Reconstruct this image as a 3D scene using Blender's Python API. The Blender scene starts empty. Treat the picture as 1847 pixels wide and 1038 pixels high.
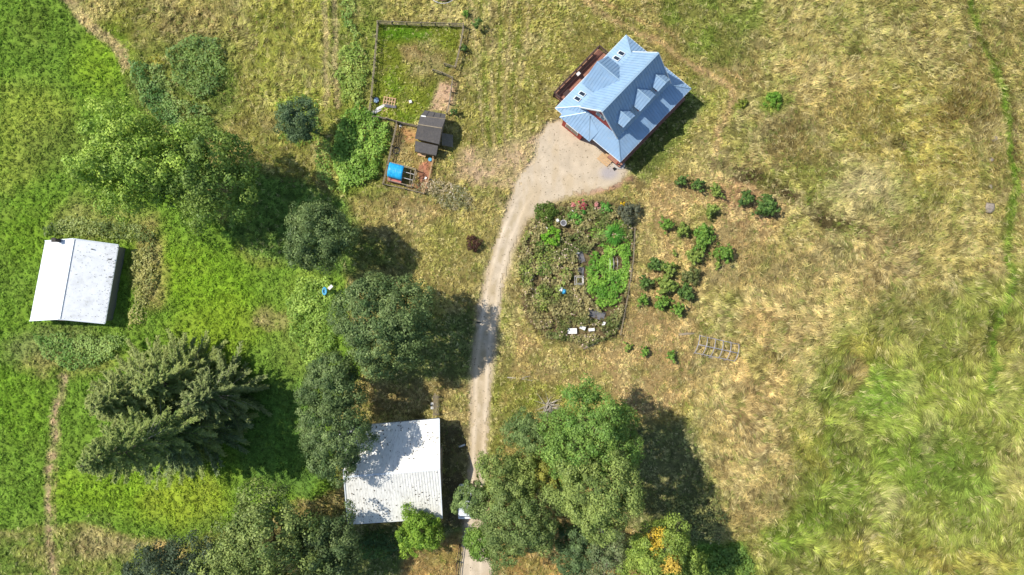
import bpy, math, random
import numpy as np
from mathutils import Vector

R = np.random.RandomState(7)
random.seed(7)
SC = bpy.context.scene
COL = SC.collection
PI = math.pi

# ------------------------------------------------------------------ camera, sky, sun, exposure
H = 95.0            # flying height of the camera
K = 13.0            # photograph pixels per metre on the ground
cam = bpy.data.cameras.new('camera')
cam_o = bpy.data.objects.new('camera', cam)
COL.objects.link(cam_o)
cam_o.location = (0, 0, H)
cam.sensor_fit = 'HORIZONTAL'
cam.angle = 2 * math.atan((1847 / 2 / K) / H)
cam.clip_end = 5000
SC.camera = cam_o

SUN = Vector((-0.72, 0.265, 1.0)).normalized()      # towards the sun
w = bpy.data.worlds.new('World')
SC.world = w
w.use_nodes = True
nt = w.node_tree
bg = nt.nodes['Background']
sky = nt.nodes.new('ShaderNodeTexSky')
sky.sky_type = 'NISHITA'
sky.sun_disc = False
sky.sun_elevation = math.asin(SUN.z)
sky.sun_rotation = math.atan2(SUN.x, SUN.y) % (2 * PI)
sky.air_density = 1.0
sky.dust_density = 0.6
nt.links.new(sky.outputs[0], bg.inputs[0])
bg.inputs[1].default_value = 0.122
sun = bpy.data.lights.new('sun', 'SUN')
sun.energy = 4.1
sun.angle = math.radians(0.5)
sun.color = (1.0, 0.95, 0.86)
sun_o = bpy.data.objects.new('sun', sun)
COL.objects.link(sun_o)
sun_o.location = (-60, 20, 60)
sun_o.rotation_euler = (-SUN).to_track_quat('-Z', 'Y').to_euler()
vs = SC.view_settings
vs.view_transform = 'Standard'
vs.look = 'None'
vs.exposure = 0.42
vs.gamma = 1
vs.use_curve_mapping = False
SC.cycles.max_bounces = 6
SC.cycles.diffuse_bounces = 3
SC.cycles.transparent_max_bounces = 4

# ------------------------------------------------------------------ helpers
def lin(c):
    c = np.asarray(c, float) / 255.0
    return np.where(c <= 0.04045, c / 12.92, ((c + 0.055) / 1.055) ** 2.4)

def P(px, py, h=0.0):
    """photograph pixel + height -> point of the place"""
    f = (1 - h / H) / K
    return np.array([(px - 923.5) * f, (519.0 - py) * f, h])

def tag(o, label=None, cat=None, group=None, kind=None):
    if label: o['label'] = label
    if cat: o['category'] = cat
    if group: o['group'] = group
    if kind: o['kind'] = kind
    return o

def empty(name, loc, label, cat, group=None):
    o = bpy.data.objects.new(name, None)
    COL.objects.link(o)
    o.empty_display_size = 0.3
    o.location = tuple(float(v) for v in loc)
    return tag(o, label, cat, group)

def mesh_np(name, V, F, mat, col=None, parent=None, smooth=False):
    V = np.asarray(V, np.float32)
    F = np.asarray(F, np.int32)
    if parent is not None:
        V = V - np.array(parent_world(parent), np.float32)
    me = bpy.data.meshes.new(name)
    me.vertices.add(len(V))
    me.vertices.foreach_set('co', V.ravel())
    k = F.shape[1]
    me.loops.add(F.size)
    me.loops.foreach_set('vertex_index', F.ravel())
    me.polygons.add(len(F))
    me.polygons.foreach_set('loop_start', np.arange(0, F.size, k, dtype=np.int32))
    if smooth:
        me.polygons.foreach_set('use_smooth', np.ones(len(F), bool))
    me.update(calc_edges=True)
    if col is not None:
        a = me.attributes.new('Col', 'FLOAT_COLOR', 'POINT')
        c = np.ones((len(V), 4), np.float32)
        c[:, :3] = col
        a.data.foreach_set('color', c.ravel())
    me.materials.append(mat)
    o = bpy.data.objects.new(name, me)
    COL.objects.link(o)
    if parent is not None: o.parent = parent
    return o

def parent_world(p):
    v = Vector(p.location)
    while p.parent is not None:
        p = p.parent
        v += Vector(p.location)
    return v

class MB:
    """collects shapes in place coordinates"""
    def __init__(s): s.v = []; s.f = []
    def add(s, vs_, fs_):
        n = len(s.v)
        s.v += [tuple(float(c) for c in p) for p in vs_]
        s.f += [tuple(i + n for i in f) for f in fs_]
        return s
    def hexa(s, b, t):
        return s.add(list(b) + list(t), [(3, 2, 1, 0), (4, 5, 6, 7), (0, 1, 5, 4), (1, 2, 6, 5), (2, 3, 7, 6), (3, 0, 4, 7)])
    def box(s, c, size, rz=0.0, rx=0.0, ry=0.0):
        from mathutils import Euler
        m = Euler((rx, ry, rz)).to_matrix()
        sx, sy, sz = [v / 2 for v in size]
        pts = []
        for z in (-sz, sz):
            for x, y in ((-sx, -sy), (sx, -sy), (sx, sy), (-sx, sy)):
                q = m @ Vector((x, y, z))
                pts.append((q.x + c[0], q.y + c[1], q.z + c[2]))
        return s.hexa(pts[:4], pts[4:])
    def beam(s, a, b, w_, h_=None):
        """box section from a to b"""
        h_ = h_ or w_
        a = Vector([float(i) for i in a]); b = Vector([float(i) for i in b])
        d = (b - a).normalized()
        up = Vector((0, 0, 1)) if abs(d.z) < 0.95 else Vector((1, 0, 0))
        sx = d.cross(up).normalized() * w_ / 2
        sy = d.cross(sx).normalized() * h_ / 2
        q = [a - sx - sy, a + sx - sy, a + sx + sy, a - sx + sy]
        q2 = [p + (b - a) for p in q]
        return s.hexa(q, q2)
    def tube(s, pts, r, n=6, caps=True):
        pts = [Vector([float(i) for i in p]) for p in pts]
        rs = r if isinstance(r, (list, tuple)) else [r] * len(pts)
        base = len(s.v)
        for i, p in enumerate(pts):
            d = (pts[min(i + 1, len(pts) - 1)] - pts[max(i - 1, 0)]).normalized()
            up = Vector((0, 0, 1)) if abs(d.z) < 0.9 else Vector((1, 0, 0))
            a = d.cross(up).normalized(); b = d.cross(a).normalized()
            for k in range(n):
                t = 2 * PI * k / n
                q = p + (a * math.cos(t) + b * math.sin(t)) * rs[i]
                s.v.append((q.x, q.y, q.z))
        for i in range(len(pts) - 1):
            for k in range(n):
                k2 = (k + 1) % n
                s.f.append((base + i * n + k, base + i * n + k2, base + (i + 1) * n + k2, base + (i + 1) * n + k))
        if caps:
            s.f.append(tuple(base + k for k in range(n))[::-1])
            s.f.append(tuple(base + (len(pts) - 1) * n + k for k in range(n)))
        return s
    def ring(s, c, R_, r, n=20, m=6, a0=0, a1=2 * PI, squash=1.0):
        full = abs(a1 - a0 - 2 * PI) < 1e-6
        pts = []
        base = len(s.v)
        cnt = n if full else n + 1
        for i in range(cnt):
            t = a0 + (a1 - a0) * i / n
            for k in range(m):
                p = 2 * PI * k / m
                rr = R_ + r * math.cos(p)
                s.v.append((c[0] + rr * math.cos(t), c[1] + rr * math.sin(t) * squash, c[2] + r * math.sin(p)))
        for i in range(n):
            j = (i + 1) % cnt
            for k in range(m):
                k2 = (k + 1) % m
                s.f.append((base + i * m + k, base + j * m + k, base + j * m + k2, base + i * m + k2))
        return s
    def slab(s, pts, th):
        """plate: pts give the top face, th the depth down"""
        n = len(pts)
        t = [tuple(map(float, p)) for p in pts]
        b = [(p[0], p[1], p[2] - th) for p in t]
        return s.add(t + b, [tuple(range(n)), tuple(range(2 * n - 1, n - 1, -1))] +
                     [(i, i + n, (i + 1) % n + n, (i + 1) % n) for i in range(n)])
    def build(s, name, mat, parent=None, smooth=False):
        me = bpy.data.meshes.new(name)
        off = parent_world(parent) if parent is not None else Vector((0, 0, 0))
        me.from_pydata([(v[0] - off.x, v[1] - off.y, v[2] - off.z) for v in s.v], [], s.f)
        me.update()
        if smooth:
            me.polygons.foreach_set('use_smooth', [True] * len(me.polygons))
        me.materials.append(mat)
        o = bpy.data.objects.new(name, me)
        COL.objects.link(o)
        if parent is not None: o.parent = parent
        return o

# ---- noise
_T = R.rand(8, 256, 256).astype(np.float32)
def vn(x, y, s, seed=0):
    x = np.asarray(x, float) / s + seed * 17.31; y = np.asarray(y, float) / s + seed * 9.77
    xi = np.floor(x).astype(int); yi = np.floor(y).astype(int)
    fx = x - xi; fy = y - yi
    fx = fx * fx * (3 - 2 * fx); fy = fy * fy * (3 - 2 * fy)
    T = _T[seed % 8]
    a = T[xi & 255, yi & 255]; b = T[(xi + 1) & 255, yi & 255]
    c = T[xi & 255, (yi + 1) & 255]; d = T[(xi + 1) & 255, (yi + 1) & 255]
    return (a * (1 - fx) + b * fx) * (1 - fy) + (c * (1 - fx) + d * fx) * fy
def fbm(x, y, s, seed=0, o=3):
    t = 0; a = 1; n = 0
    for i in range(o):
        t = t + a * vn(x, y, s / 2 ** i, seed + i); n += a; a *= 0.55
    return t / n

def ss(a, b, x):
    t = np.clip((x - a) / (b - a), 0, 1)
    return t * t * (3 - 2 * t)

# ---- polygons and lines in photograph pixels
def sdist(poly, x, y):
    poly = np.array(poly, float)
    ins = np.zeros(x.shape, bool); d = np.full(x.shape, 1e9)
    n = len(poly)
    for i in range(n):
        x0, y0 = poly[i]; x1, y1 = poly[(i + 1) % n]
        c = ((y0 > y) != (y1 > y)) & (x < (x1 - x0) * (y - y0) / (y1 - y0 + 1e-12) + x0)
        ins ^= c
        dx, dy = x1 - x0, y1 - y0
        t = np.clip(((x - x0) * dx + (y - y0) * dy) / (dx * dx + dy * dy + 1e-9), 0, 1)
        d = np.minimum(d, np.hypot(x - x0 - t * dx, y - y0 - t * dy))
    return np.where(ins, d, -d)
def ldist(line, x, y):
    d = np.full(x.shape, 1e9)
    for (x0, y0), (x1, y1) in zip(line[:-1], line[1:]):
        dx, dy = x1 - x0, y1 - y0
        t = np.clip(((x - x0) * dx + (y - y0) * dy) / (dx * dx + dy * dy + 1e-9), 0, 1)
        d = np.minimum(d, np.hypot(x - x0 - t * dx, y - y0 - t * dy))
    return d

# ------------------------------------------------------------------ the land: what grows where
X0, Y0, X1, Y1, ST = -240, -240, 2090, 1280, 2.0
GX = np.arange(X0, X1, ST); GY = np.arange(Y0, Y1, ST)
MX, MY = np.meshgrid(GX, GY)
WX = (fbm(MX, MY, 60, 1) - .5) * 44 + (fbm(MX, MY, 14, 2) - .5) * 16
WY = (fbm(MX, MY, 60, 3) - .5) * 44 + (fbm(MX, MY, 14, 4) - .5) * 16
CH = {'r': 0, 'g': 1, 'b': 2, 'amp': 3, 'dens': 4, 'len': 5, 'lay': 6, 'leafy': 7}
MAP = np.zeros(MX.shape + (8,), np.float32)
MAP[..., 0:3] = lin((176, 160, 90))
MAP[..., 3:] = (0.14, 1.0, 0.55, 0.25, 0.0)

def put(m, col=None, amp=None, dens=None, len=None, lay=None, leafy=None, sl=None):
    T = MAP if sl is None else MAP[sl]
    if col is not None:
        c = lin(col)
        for i in range(3): T[..., i] += m * (c[i] - T[..., i])
    for k, v in (('amp', amp), ('dens', dens), ('len', len), ('lay', lay), ('leafy', leafy)):
        if v is not None: T[..., CH[k]] += m * (v - T[..., CH[k]])
def area(poly, feather, warp=1.0, a=1.0, patchy=0.0, pseed=5, psize=30, **kw):
    p = np.array(poly, float)
    pad = feather + 45 * warp
    i0 = max(0, int((p[:, 0].min() - pad - X0) / ST)); i1 = max(0, int((p[:, 0].max() + pad - X0) / ST))
    j0 = max(0, int((p[:, 1].min() - pad - Y0) / ST)); j1 = max(0, int((p[:, 1].max() + pad - Y0) / ST))
    sl = (slice(j0, j1), slice(i0, i1))
    x = MX[sl] + WX[sl] * warp; y = MY[sl] + WY[sl] * warp
    m = ss(-feather, feather, sdist(poly, x, y)) * a
    if patchy: m = m * (1 - patchy + patchy * ss(.38, .62, fbm(MX[sl], MY[sl], psize, pseed)))
    put(m, sl=sl, **kw)
def spot(cx, cy, rx, ry=None, a=1.0, warp=1.0, rot=0, **kw):
    ry = ry or rx
    t = np.linspace(0, 2 * PI, 12, endpoint=False)
    c, s_ = math.cos(math.radians(rot)), math.sin(math.radians(rot))
    poly = [(cx + rx * math.cos(q) * c - ry * math.sin(q) * s_, cy + rx * math.cos(q) * s_ + ry * math.sin(q) * c) for q in t]
    area(poly, min(rx, ry) * .6, warp, a, **kw)
def line(pts, wd, feather=4, warp=.4, a=1.0, patchy=0, psize=12, **kw):
    p = np.array(pts, float); pad = wd + feather + 40 * warp
    i0 = max(0, int((p[:, 0].min() - pad - X0) / ST)); i1 = max(0, int((p[:, 0].max() + pad - X0) / ST))
    j0 = max(0, int((p[:, 1].min() - pad - Y0) / ST)); j1 = max(0, int((p[:, 1].max() + pad - Y0) / ST))
    sl = (slice(j0, j1), slice(i0, i1))
    m = ss(feather, -feather, ldist(pts, MX[sl] + WX[sl] * warp, MY[sl] + WY[sl] * warp) - wd / 2) * a
    if patchy: m = m * (1 - patchy + patchy * ss(.4, .6, fbm(MX[sl], MY[sl], psize, 6)))
    put(m, sl=sl, **kw)

GREEN = (118, 150, 52); LIME = (156, 168, 68); STRAW = (206, 180, 118); OLIVE = (158, 150, 66)
# upper middle meadow, yellowish
area([(100, -240), (620, -240), (640, 340), (520, 330), (420, 230), (250, 150)], 25, col=(168, 162, 78), lay=.4, len=.7)
area([(230, -240), (440, -240), (420, 110), (300, 90)], 30, a=.6, patchy=.6, col=(190, 164, 108))
area([(430, 0), (600, 0), (600, 260), (480, 200)], 25, a=.8, patchy=.5, psize=40, col=(178, 178, 76))
area([(600, -240), (700, -240), (690, 60), (665, 200), (700, 250), (690, 350), (610, 350), (600, 200)], 10, a=.85, patchy=.4, col=(132, 150, 60), leafy=.6, amp=.16)
area([(680, -240), (1100, -240), (1080, 60), (850, 40), (680, 36)], 20, a=.8, col=(176, 166, 84), patchy=.3)
area([(215, 95), (300, 78), (420, 56), (436, 190), (390, 270), (300, 270), (240, 190)], 14, 1, a=.85, patchy=.35, col=(122, 142, 66), leafy=.6, amp=.22)
spot(285, 105, 14, 8, a=.7, col=(190, 176, 60))
# the green pasture on the left
area([(-400, -400), (90, -400), (118, 0), (212, 100), (250, 190), (340, 330), (430, 430), (540, 470), (620, 470), (655, 660), (600, 740),
      (600, 890), (470, 930), (400, 960), (330, 985), (150, 945), (60, 950), (-400, 960)], 8, .7, col=GREEN, amp=.22, dens=1, leafy=1, len=.3, lay=0)
for a_ in [(60, 215, 80, 60, LIME, .8), (30, 300, 60, 40, LIME, .6), (90, 60, 70, 60, (109, 137, 48), .7), (190, 110, 50, 70, (134, 163, 46), .9), (120, 260, 70, 50, (108, 124, 53), .6),
           (60, 420, 70, 60, (122, 155, 44), .8), (40, 680, 60, 120, (117, 153, 42), .8), (380, 520, 90, 60, (127, 163, 42), .9), (400, 590, 90, 60, (141, 165, 48), .8),
           (200, 880, 120, 50, (134, 165, 44), .9), (340, 900, 80, 45, (157, 173, 53), .8), (300, 480, 80, 50, (134, 165, 44), .8), (480, 440, 60, 30, (180, 165, 85), .6),
           (500, 575, 30, 18, (169, 145, 100), .7), (560, 560, 50, 90, (152, 172, 73), .8), (540, 650, 50, 60, (137, 155, 71), .8), (500, 740, 60, 100, (111, 142, 55), .8),
           (180, 400, 90, 40, (150, 156, 80), .9), (270, 480, 30, 80, (164, 150, 85), .8), (110, 620, 110, 40, (135, 147, 82), .9), (130, 650, 80, 25, (164, 149, 85), .6), (220, 640, 80, 20, (136, 157, 60), .6)]:
    spot(a_[0], a_[1], a_[2], a_[3], a=a_[5], col=a_[4])
area([(-240, 955), (120, 950), (330, 985), (430, 950), (300, 1280), (-240, 1280)], 38, 1.4, a=.95, col=(128, 152, 66), amp=.2, leafy=.6, patchy=.4)
spot(190, 985, 60, 22, col=(190, 172, 116), a=.7); spot(300, 1000, 40, 20, col=(206, 172, 108), a=.8)
line([(118, 680), (98, 760), (86, 860), (92, 950), (96, 1060), (92, 1260)], 13, 5, col=(190, 162, 122), patchy=.5, amp=.03, dens=.45, leafy=0)
line([(108, 760), (100, 860), (106, 960)], 5, 3, a=.6, col=(186, 160, 112), patchy=.6)
line([(130, 668), (200, 645), (260, 610)], 3, 2, a=.7, col=(70, 100, 30))
line([(595, -240), (600, 190)], 4, 3, .2, a=.6, col=(104, 116, 46))
line([(40, -180), (112, -10), (165, 48), (215, 92), (228, 118)], 21, 4, .3, col=(204, 182, 124), amp=.05, leafy=0, dens=.8)
for xx in (586, 604):
    line([(xx - 6, -240), (xx, 0), (xx + 3, 90), (xx + 2, 190)], 9, 4, .2, a=.95, col=(214, 192, 138), patchy=.2, amp=.04)
# corral
area([(682, 42), (834, 46), (820, 118), (800, 150), (806, 200), (740, 225), (668, 215)], 4, .1, col=(136, 146, 50), amp=.05, len=.3, lay=.1, leafy=.2)
spot(730, 70, 50, 16, col=(104, 146, 34), a=.9); spot(745, 105, 26, 12, col=(186, 156, 100), a=.6); spot(770, 120, 38, 34, col=(168, 138, 88), a=.6)
spot(700, 150, 16, 14, col=(112, 146, 36), a=.7); spot(735, 205, 26, 8, col=(112, 146, 36), a=.6)
area([(790, 150), (822, 150), (812, 205), (775, 200), (780, 175)], 5, .3, a=.9, col=(196, 160, 128), amp=.02, dens=.25)
# chicken yard
area([(712, 222), (752, 228), (750, 270), (782, 285), (768, 345), (694, 330)], 3, .15, a=1, col=(166, 142, 76), amp=.04, dens=.7, len=.3)
area([(724, 228), (750, 230), (748, 262), (726, 255)], 5, .3, a=.8, col=(196, 146, 92), dens=.3)
area([(752, 300), (780, 290), (770, 346), (735, 345), (740, 336), (752, 334)], 4, .3, a=.9, col=(172, 116, 88), dens=.3)
spot(712, 262, 10, 26, col=(96, 84, 60), a=.8, dens=.3)
# yards round the drive
area([(836, 30), (1060, -240), (1120, -240), (1160, 60), (1010, 180), (960, 230), (900, 300), (800, 300), (835, 150)], 12, .6, a=.9, col=(166, 156, 76), len=.35, amp=.06)
for k in range(7):
    line([(850 + k * 17, -30), (858 + k * 15, 80), (866 + k * 11, 190), (880 + k * 9, 280)], 4.5, 2.5, .25, a=.85, col=((196, 176, 118), (124, 138, 54))[k % 2])
area([(830, 270), (900, 265), (975, 235), (965, 300), (935, 320), (925, 350), (895, 340), (820, 320)], 10, .6, a=.8, patchy=.35, psize=14, col=(204, 172, 138), amp=.02, dens=.35, len=.25)
area([(640, 350), (850, 380), (905, 370), (880, 470), (850, 560), (790, 540), (690, 460), (650, 400)], 14, .7, a=.9, col=(180, 164, 92), len=.35, amp=.06)
spot(740, 380, 60, 18, col=(196, 164, 108), a=.6); spot(800, 440, 50, 40, col=(158, 156, 70), a=.6)
area([(650, 670), (850, 660), (850, 770), (790, 770), (780, 740), (670, 760)], 10, .5, a=.9, col=(170, 150, 90), len=.35, amp=.05, dens=.85)
area([(640, 600), (860, 560), (852, 690), (660, 680)], 12, .6, a=.9, col=(128, 140, 78), len=.3, amp=.05)  # ground painted greener to lift the tone of the oak's cast shadow
area([(795, 760), (845, 765), (842, 960), (800, 980)], 6, .4, a=1, col=(122, 110, 74), len=.25, amp=.03, dens=.6)
area([(560, 950), (830, 950), (826, 1280), (540, 1280)], 10, .5, a=1, col=(118, 130, 72), amp=.05, dens=.7)
area([(740, 975), (828, 960), (824, 1100), (720, 1060)], 8, .5, a=.9, col=(190, 156, 92), amp=.05, dens=.8)
area([(890, 640), (1250, 640), (1260, 780), (890, 900)], 20, .8, a=.95, col=(176, 158, 84), len=.35, amp=.06)
area([(895, 610), (925, 600), (1000, 640), (1020, 700), (900, 720)], 12, .8, a=.6, patchy=.6, col=(140, 148, 60))
area([(940, 690), (1080, 680), (1080, 740), (900, 770)], 12, .8, a=.7, patchy=.6, col=(126, 144, 52))
area([(885, 640), (905, 640), (905, 800), (885, 830)], 6, .3, a=.6, patchy=.3, col=(128, 140, 54))
area([(860, 905), (1150, 920), (1140, 1280), (880, 1280)], 14, .5, a=1, col=(190, 158, 90), amp=.06)
area([(1100, 760), (1250, 770), (1310, 900), (1290, 990), (1130, 960)], 12, .5, a=.9, col=(124, 128, 80), amp=.04, dens=.8, len=.3)  # grey-green ground stands in for the softer shade beside the tree clump
area([(1255, 970), (1340, 975), (1375, 1050), (1340, 1280), (1200, 1280), (1230, 1000)], 8, .5, a=.95, col=(106, 138, 54), leafy=1, amp=.2)
# mown orchard
area([(1140, 315), (1210, 300), (1330, 310), (1420, 370), (1400, 420), (1335, 480), (1290, 540), (1255, 610), (1260, 700), (1170, 760), (1090, 700),
      (900, 680), (905, 590), (935, 590), (1000, 640), (1100, 632), (1135, 560), (1150, 450)], 12, .7, a=.95, col=(198, 168, 108), len=.3, amp=.04, lay=.1)
area([(1270, 320), (1330, 310), (1410, 370), (1360, 420), (1300, 380)], 12, .5, a=.6, col=(206, 164, 116))
spot(1160, 400, 20, 90, a=.45, patchy=.5, col=(160, 158, 76)); spot(1000, 660, 90, 24, a=.6, patchy=.5, col=(150, 152, 66)); spot(920, 640, 18, 60, a=.5, col=(132, 146, 54))
area([(430, 300), (520, 320), (620, 350), (660, 420), (720, 470), (640, 500), (560, 480), (450, 460), (400, 420)], 14, .6, a=.9, col=(112, 146, 66), leafy=.6, amp=.15)  # shadow tone of the big maple put into the ground as green
area([(640, 400), (700, 440), (760, 480), (700, 510), (640, 500)], 10, .6, a=.8, col=(140, 144, 76))  # ground colour tinted where the grey-green tree throws its shadow
area([(430, 690), (560, 690), (580, 800), (560, 900), (440, 860)], 14, .6, a=.9, col=(104, 140, 60), leafy=1, amp=.2)  # green of the conifers' shadow painted into the pasture
spot(1292, 628, 46, 26, a=.8, col=(118, 104, 62))
# beside the house
area([(1120, 20), (1330, 150), (1290, 310), (1160, 320), (1140, 300), (1270, 190)], 10, .6, a=.85, col=(174, 162, 82), amp=.05, len=.3)
line([(1000, -60), (1080, 20), (1190, 76), (1318, 158), (1322, 180), (1292, 240), (1283, 310)], 13, 5, .4, a=.9, col=(206, 172, 118), amp=.02, patchy=.2, dens=.7)
line([(1000, -60), (1100, 8), (1200, 56), (1345, 150)], 6, 4, .4, a=.85, col=(206, 170, 112))
area([(1190, -240), (1380, -240), (1372, 60), (1360, 110), (1290, 110), (1200, 60)], 16, 1, a=.75, patchy=.45, col=(112, 140, 50), leafy=.5)
area([(1150, 210), (1250, 150), (1285, 185), (1165, 330), (1120, 310)], 10, .5, a=.7, col=(104, 128, 58), amp=.04, len=.25)  # green tone painted in the shape of the house's cast shadow
# upper right meadow
spot(1400, 190, 32, 20, a=.9, col=(110, 150, 44), leafy=.6); spot(1345, 190, 14, 8, a=.8, col=(130, 150, 40))
spot(1470, 140, 110, 90, a=.5, col=(198, 172, 106)); spot(1650, 240, 140, 100, a=.5, col=(178, 162, 66)); spot(1600, 60, 160, 70, a=.4, col=(174, 164, 90))
spot(1400, 265, 80, 50, a=.6, patchy=.4, col=(142, 120, 72)); spot(1470, 330, 70, 50, a=.6, patchy=.4, col=(134, 142, 60)); spot(1330, 240, 30, 40, a=.5, col=(140, 142, 66))
spot(1560, 350, 62, 60, a=.75, patchy=.35, psize=18, col=(206, 190, 138), lay=.7, len=.8); spot(1650, 350, 50, 30, a=.6, patchy=.4, col=(130, 142, 60)); spot(1600, 400, 80, 30, a=.5, patchy=.5, col=(140, 134, 70))
line([(1290, 300), (1350, 316), (1420, 350), (1470, 385), (1550, 420), (1620, 440)], 26, 7, .6, a=1, patchy=.15, col=(84, 70, 40), len=.35)
spot(1765, 170, 30, 50, a=.5, patchy=.4, col=(150, 124, 76)); spot(1740, 210, 60, 40, a=.5, patchy=.5, col=(140, 120, 58)); spot(1780, 260, 20, 60, a=.5, patchy=.4, col=(128, 108, 58))
spot(1545, 95, 22, 14, a=.7, col=(110, 100, 46)); spot(1618, 255, 14, 12, a=.7, col=(96, 90, 40)); spot(1720, 190, 34, 20, a=.6, col=(120, 104, 50))
# tan belt and lodged grass, lower right
area([(1260, 480), (1480, 430), (1700, 420), (1640, 520), (1480, 590), (1420, 700), (1420, 830), (1400, 940), (1320, 920), (1260, 760)], 40, 1.4, a=.85, col=(200, 176, 112), lay=.6, len=.75, amp=.12)
area([(1330, 560), (1420, 560), (1400, 720), (1320, 800)], 30, 1, a=.5, patchy=.4, col=(196, 158, 96))
area([(1270, 500), (1330, 530), (1320, 620), (1260, 600)], 14, 1, a=.7, patchy=.4, col=(140, 136, 62))
area([(1500, 560), (1700, 540), (1847, 480), (2090, 480), (2090, 1280), (1340, 1280), (1360, 1010), (1420, 940), (1440, 800), (1450, 660)], 34, 1.6, col=(156, 162, 76), lay=.9, len=1.0, amp=.2)
for a_ in [(1560, 620, 60, 50, (170, 158, 62), .7), (1640, 590, 60, 40, (186, 178, 94), .6), (1590, 710, 70, 50, (110, 146, 46), .8), (1480, 720, 40, 40, (106, 132, 50), .7), (1700, 700, 60, 60, (136, 148, 56), .7),
           (1640, 820, 90, 60, (124, 152, 52), .8), (1500, 870, 60, 90, (116, 142, 50), .7), (1430, 960, 50, 40, (120, 156, 44), .7), (1740, 860, 80, 70, (118, 148, 56), .7), (1800, 640, 50, 60, (178, 164, 84), .7),
           (1600, 1000, 120, 34, (184, 168, 74), .7), (1460, 800, 30, 60, (186, 168, 74), .6), (1760, 1010, 80, 30, (180, 164, 70), .7), (1520, 680, 24, 34, (184, 150, 92), .7), (1540, 790, 24, 40, (130, 120, 64), .5),
           (1640, 700, 14, 50, (196, 190, 120), .4), (1690, 790, 12, 60, (190, 184, 120), .4), (1560, 820, 14, 40, (188, 180, 110), .4), (1600, 900, 50, 16, (190, 178, 126), .5), (1820, 850, 30, 60, (176, 156, 92), .6)]:
    spot(a_[0], a_[1], a_[2], a_[3], a=a_[5], col=a_[4], warp=1.6, patchy=.25)
spot(1370, 815, 14, 12, a=.7, col=(120, 88, 56)); spot(1410, 806, 16, 12, a=.6, col=(112, 104, 48))
line([(1735, -120), (1752, 30), (1790, 110), (1806, 160), (1816, 230), (1822, 320), (1828, 350), (1818, 420), (1818, 500), (1802, 560), (1790, 640), (1772, 700)], 13, 4, .5, a=.92, patchy=.2, col=(112, 146, 46), leafy=.3)
line([(1765, 60), (1800, 120), (1822, 180), (1832, 300)], 7, 4, .4, a=.85, patchy=.3, col=(100, 82, 44))
line([(1790, 560), (1776, 640)], 9, 4, .4, a=.7, col=(76, 92, 34))
# gravel drive
DRIVE = [(812, 1280), (826, 1038), (834, 960), (842, 880), (845, 800), (848, 700), (850, 640), (858, 580), (868, 530), (878, 480), (893, 430), (908, 390), (922, 350), (930, 322), (943, 304),
         (962, 285), (966, 250), (985, 222), (1008, 212), (1040, 232), (1085, 262), (1118, 292), (1136, 308), (1118, 334), (1068, 350), (1015, 360), (978, 376), (951, 400), (936, 430), (923, 465),
         (911, 510), (905, 560), (898, 600), (891, 650), (887, 700), (884, 760), (881, 830), (878, 900), (880, 960), (893, 1038), (905, 1280)]
area(DRIVE, 7, .35, col=(200, 178, 146), amp=.0, dens=.25, len=.2, leafy=0, lay=0)
line([(862, 1240), (856, 960), (862, 830), (866, 700), (884, 540)], 9, 6, .4, a=.35, patchy=.4, col=(176, 160, 126))
for (x_, y_) in ((1229, 327), (1259, 337), (1291, 346), (1345, 362), (1381, 374), (1282, 382), (1201, 408), (1232, 420), (1268, 434), (1254, 466), (1305, 461), (1181, 480), (1206, 488), (1247, 501), (1162, 512), (1204, 518), (1236, 529), (1160, 544), (1194, 549), (1222, 560)):
    spot(x_ + 4, y_ + 2, 17, 11, a=.6, warp=.6, col=((122, 124, 62), (136, 112, 72))[x_ % 2], len=.5)
# garden soil
GARDEN = [(985, 372), (1060, 362), (1140, 372), (1146, 420), (1140, 500), (1128, 570), (1112, 612), (1060, 628), (985, 612), (950, 575), (938, 520), (928, 455), (948, 405)]
area(GARDEN, 6, .3, col=(112, 96, 66), amp=.08, dens=.3, leafy=0)
line([(1045, 350), (1100, 342), (1140, 322)], 12, 5, .4, a=.7, col=(168, 122, 104), dens=.2)
spot(1020, 350, 30, 8, a=.5, col=(176, 160, 96)); 

# broad mottling between greener and drier growth, then small scale value
gm = fbm(MX, MY, 26, 3, 4); gn = fbm(MX, MY, 9, 5, 2)
isg = np.clip((MAP[..., 1] - MAP[..., 0]) * 8 + .5, 0, 1)
dv = MAP[..., 4]
m = ss(.52, .68, gm) * .38 * dv * (1 - isg)
put(m, col=(134, 146, 58))
m = ss(.54, .7, fbm(MX, MY, 34, 6, 4)) * .45 * dv
put(m * (1 - .92 * isg), col=(204, 186, 124))
put(ss(.6, .74, fbm(MX, MY, 46, 2, 4)) * .35 * dv * (1 - .8 * isg), col=(128, 104, 56))
MAP[..., 0:3] *= (0.80 + 0.4 * gn)[..., None]
dry0 = ss(1150, 1350, MX)
MAP[..., 5] += dry0 * .15
MAP[..., 0:3] *= (1 - .05 * dry0)[..., None]
dry = np.clip((MAP[..., 0] - MAP[..., 1]) * 12 + .5, 0, 1)
MAP[..., 2] += .04 * dry * (MAP[..., 0] - MAP[..., 2])
MAP[..., 0] -= .02 * dry * MAP[..., 0]

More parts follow.
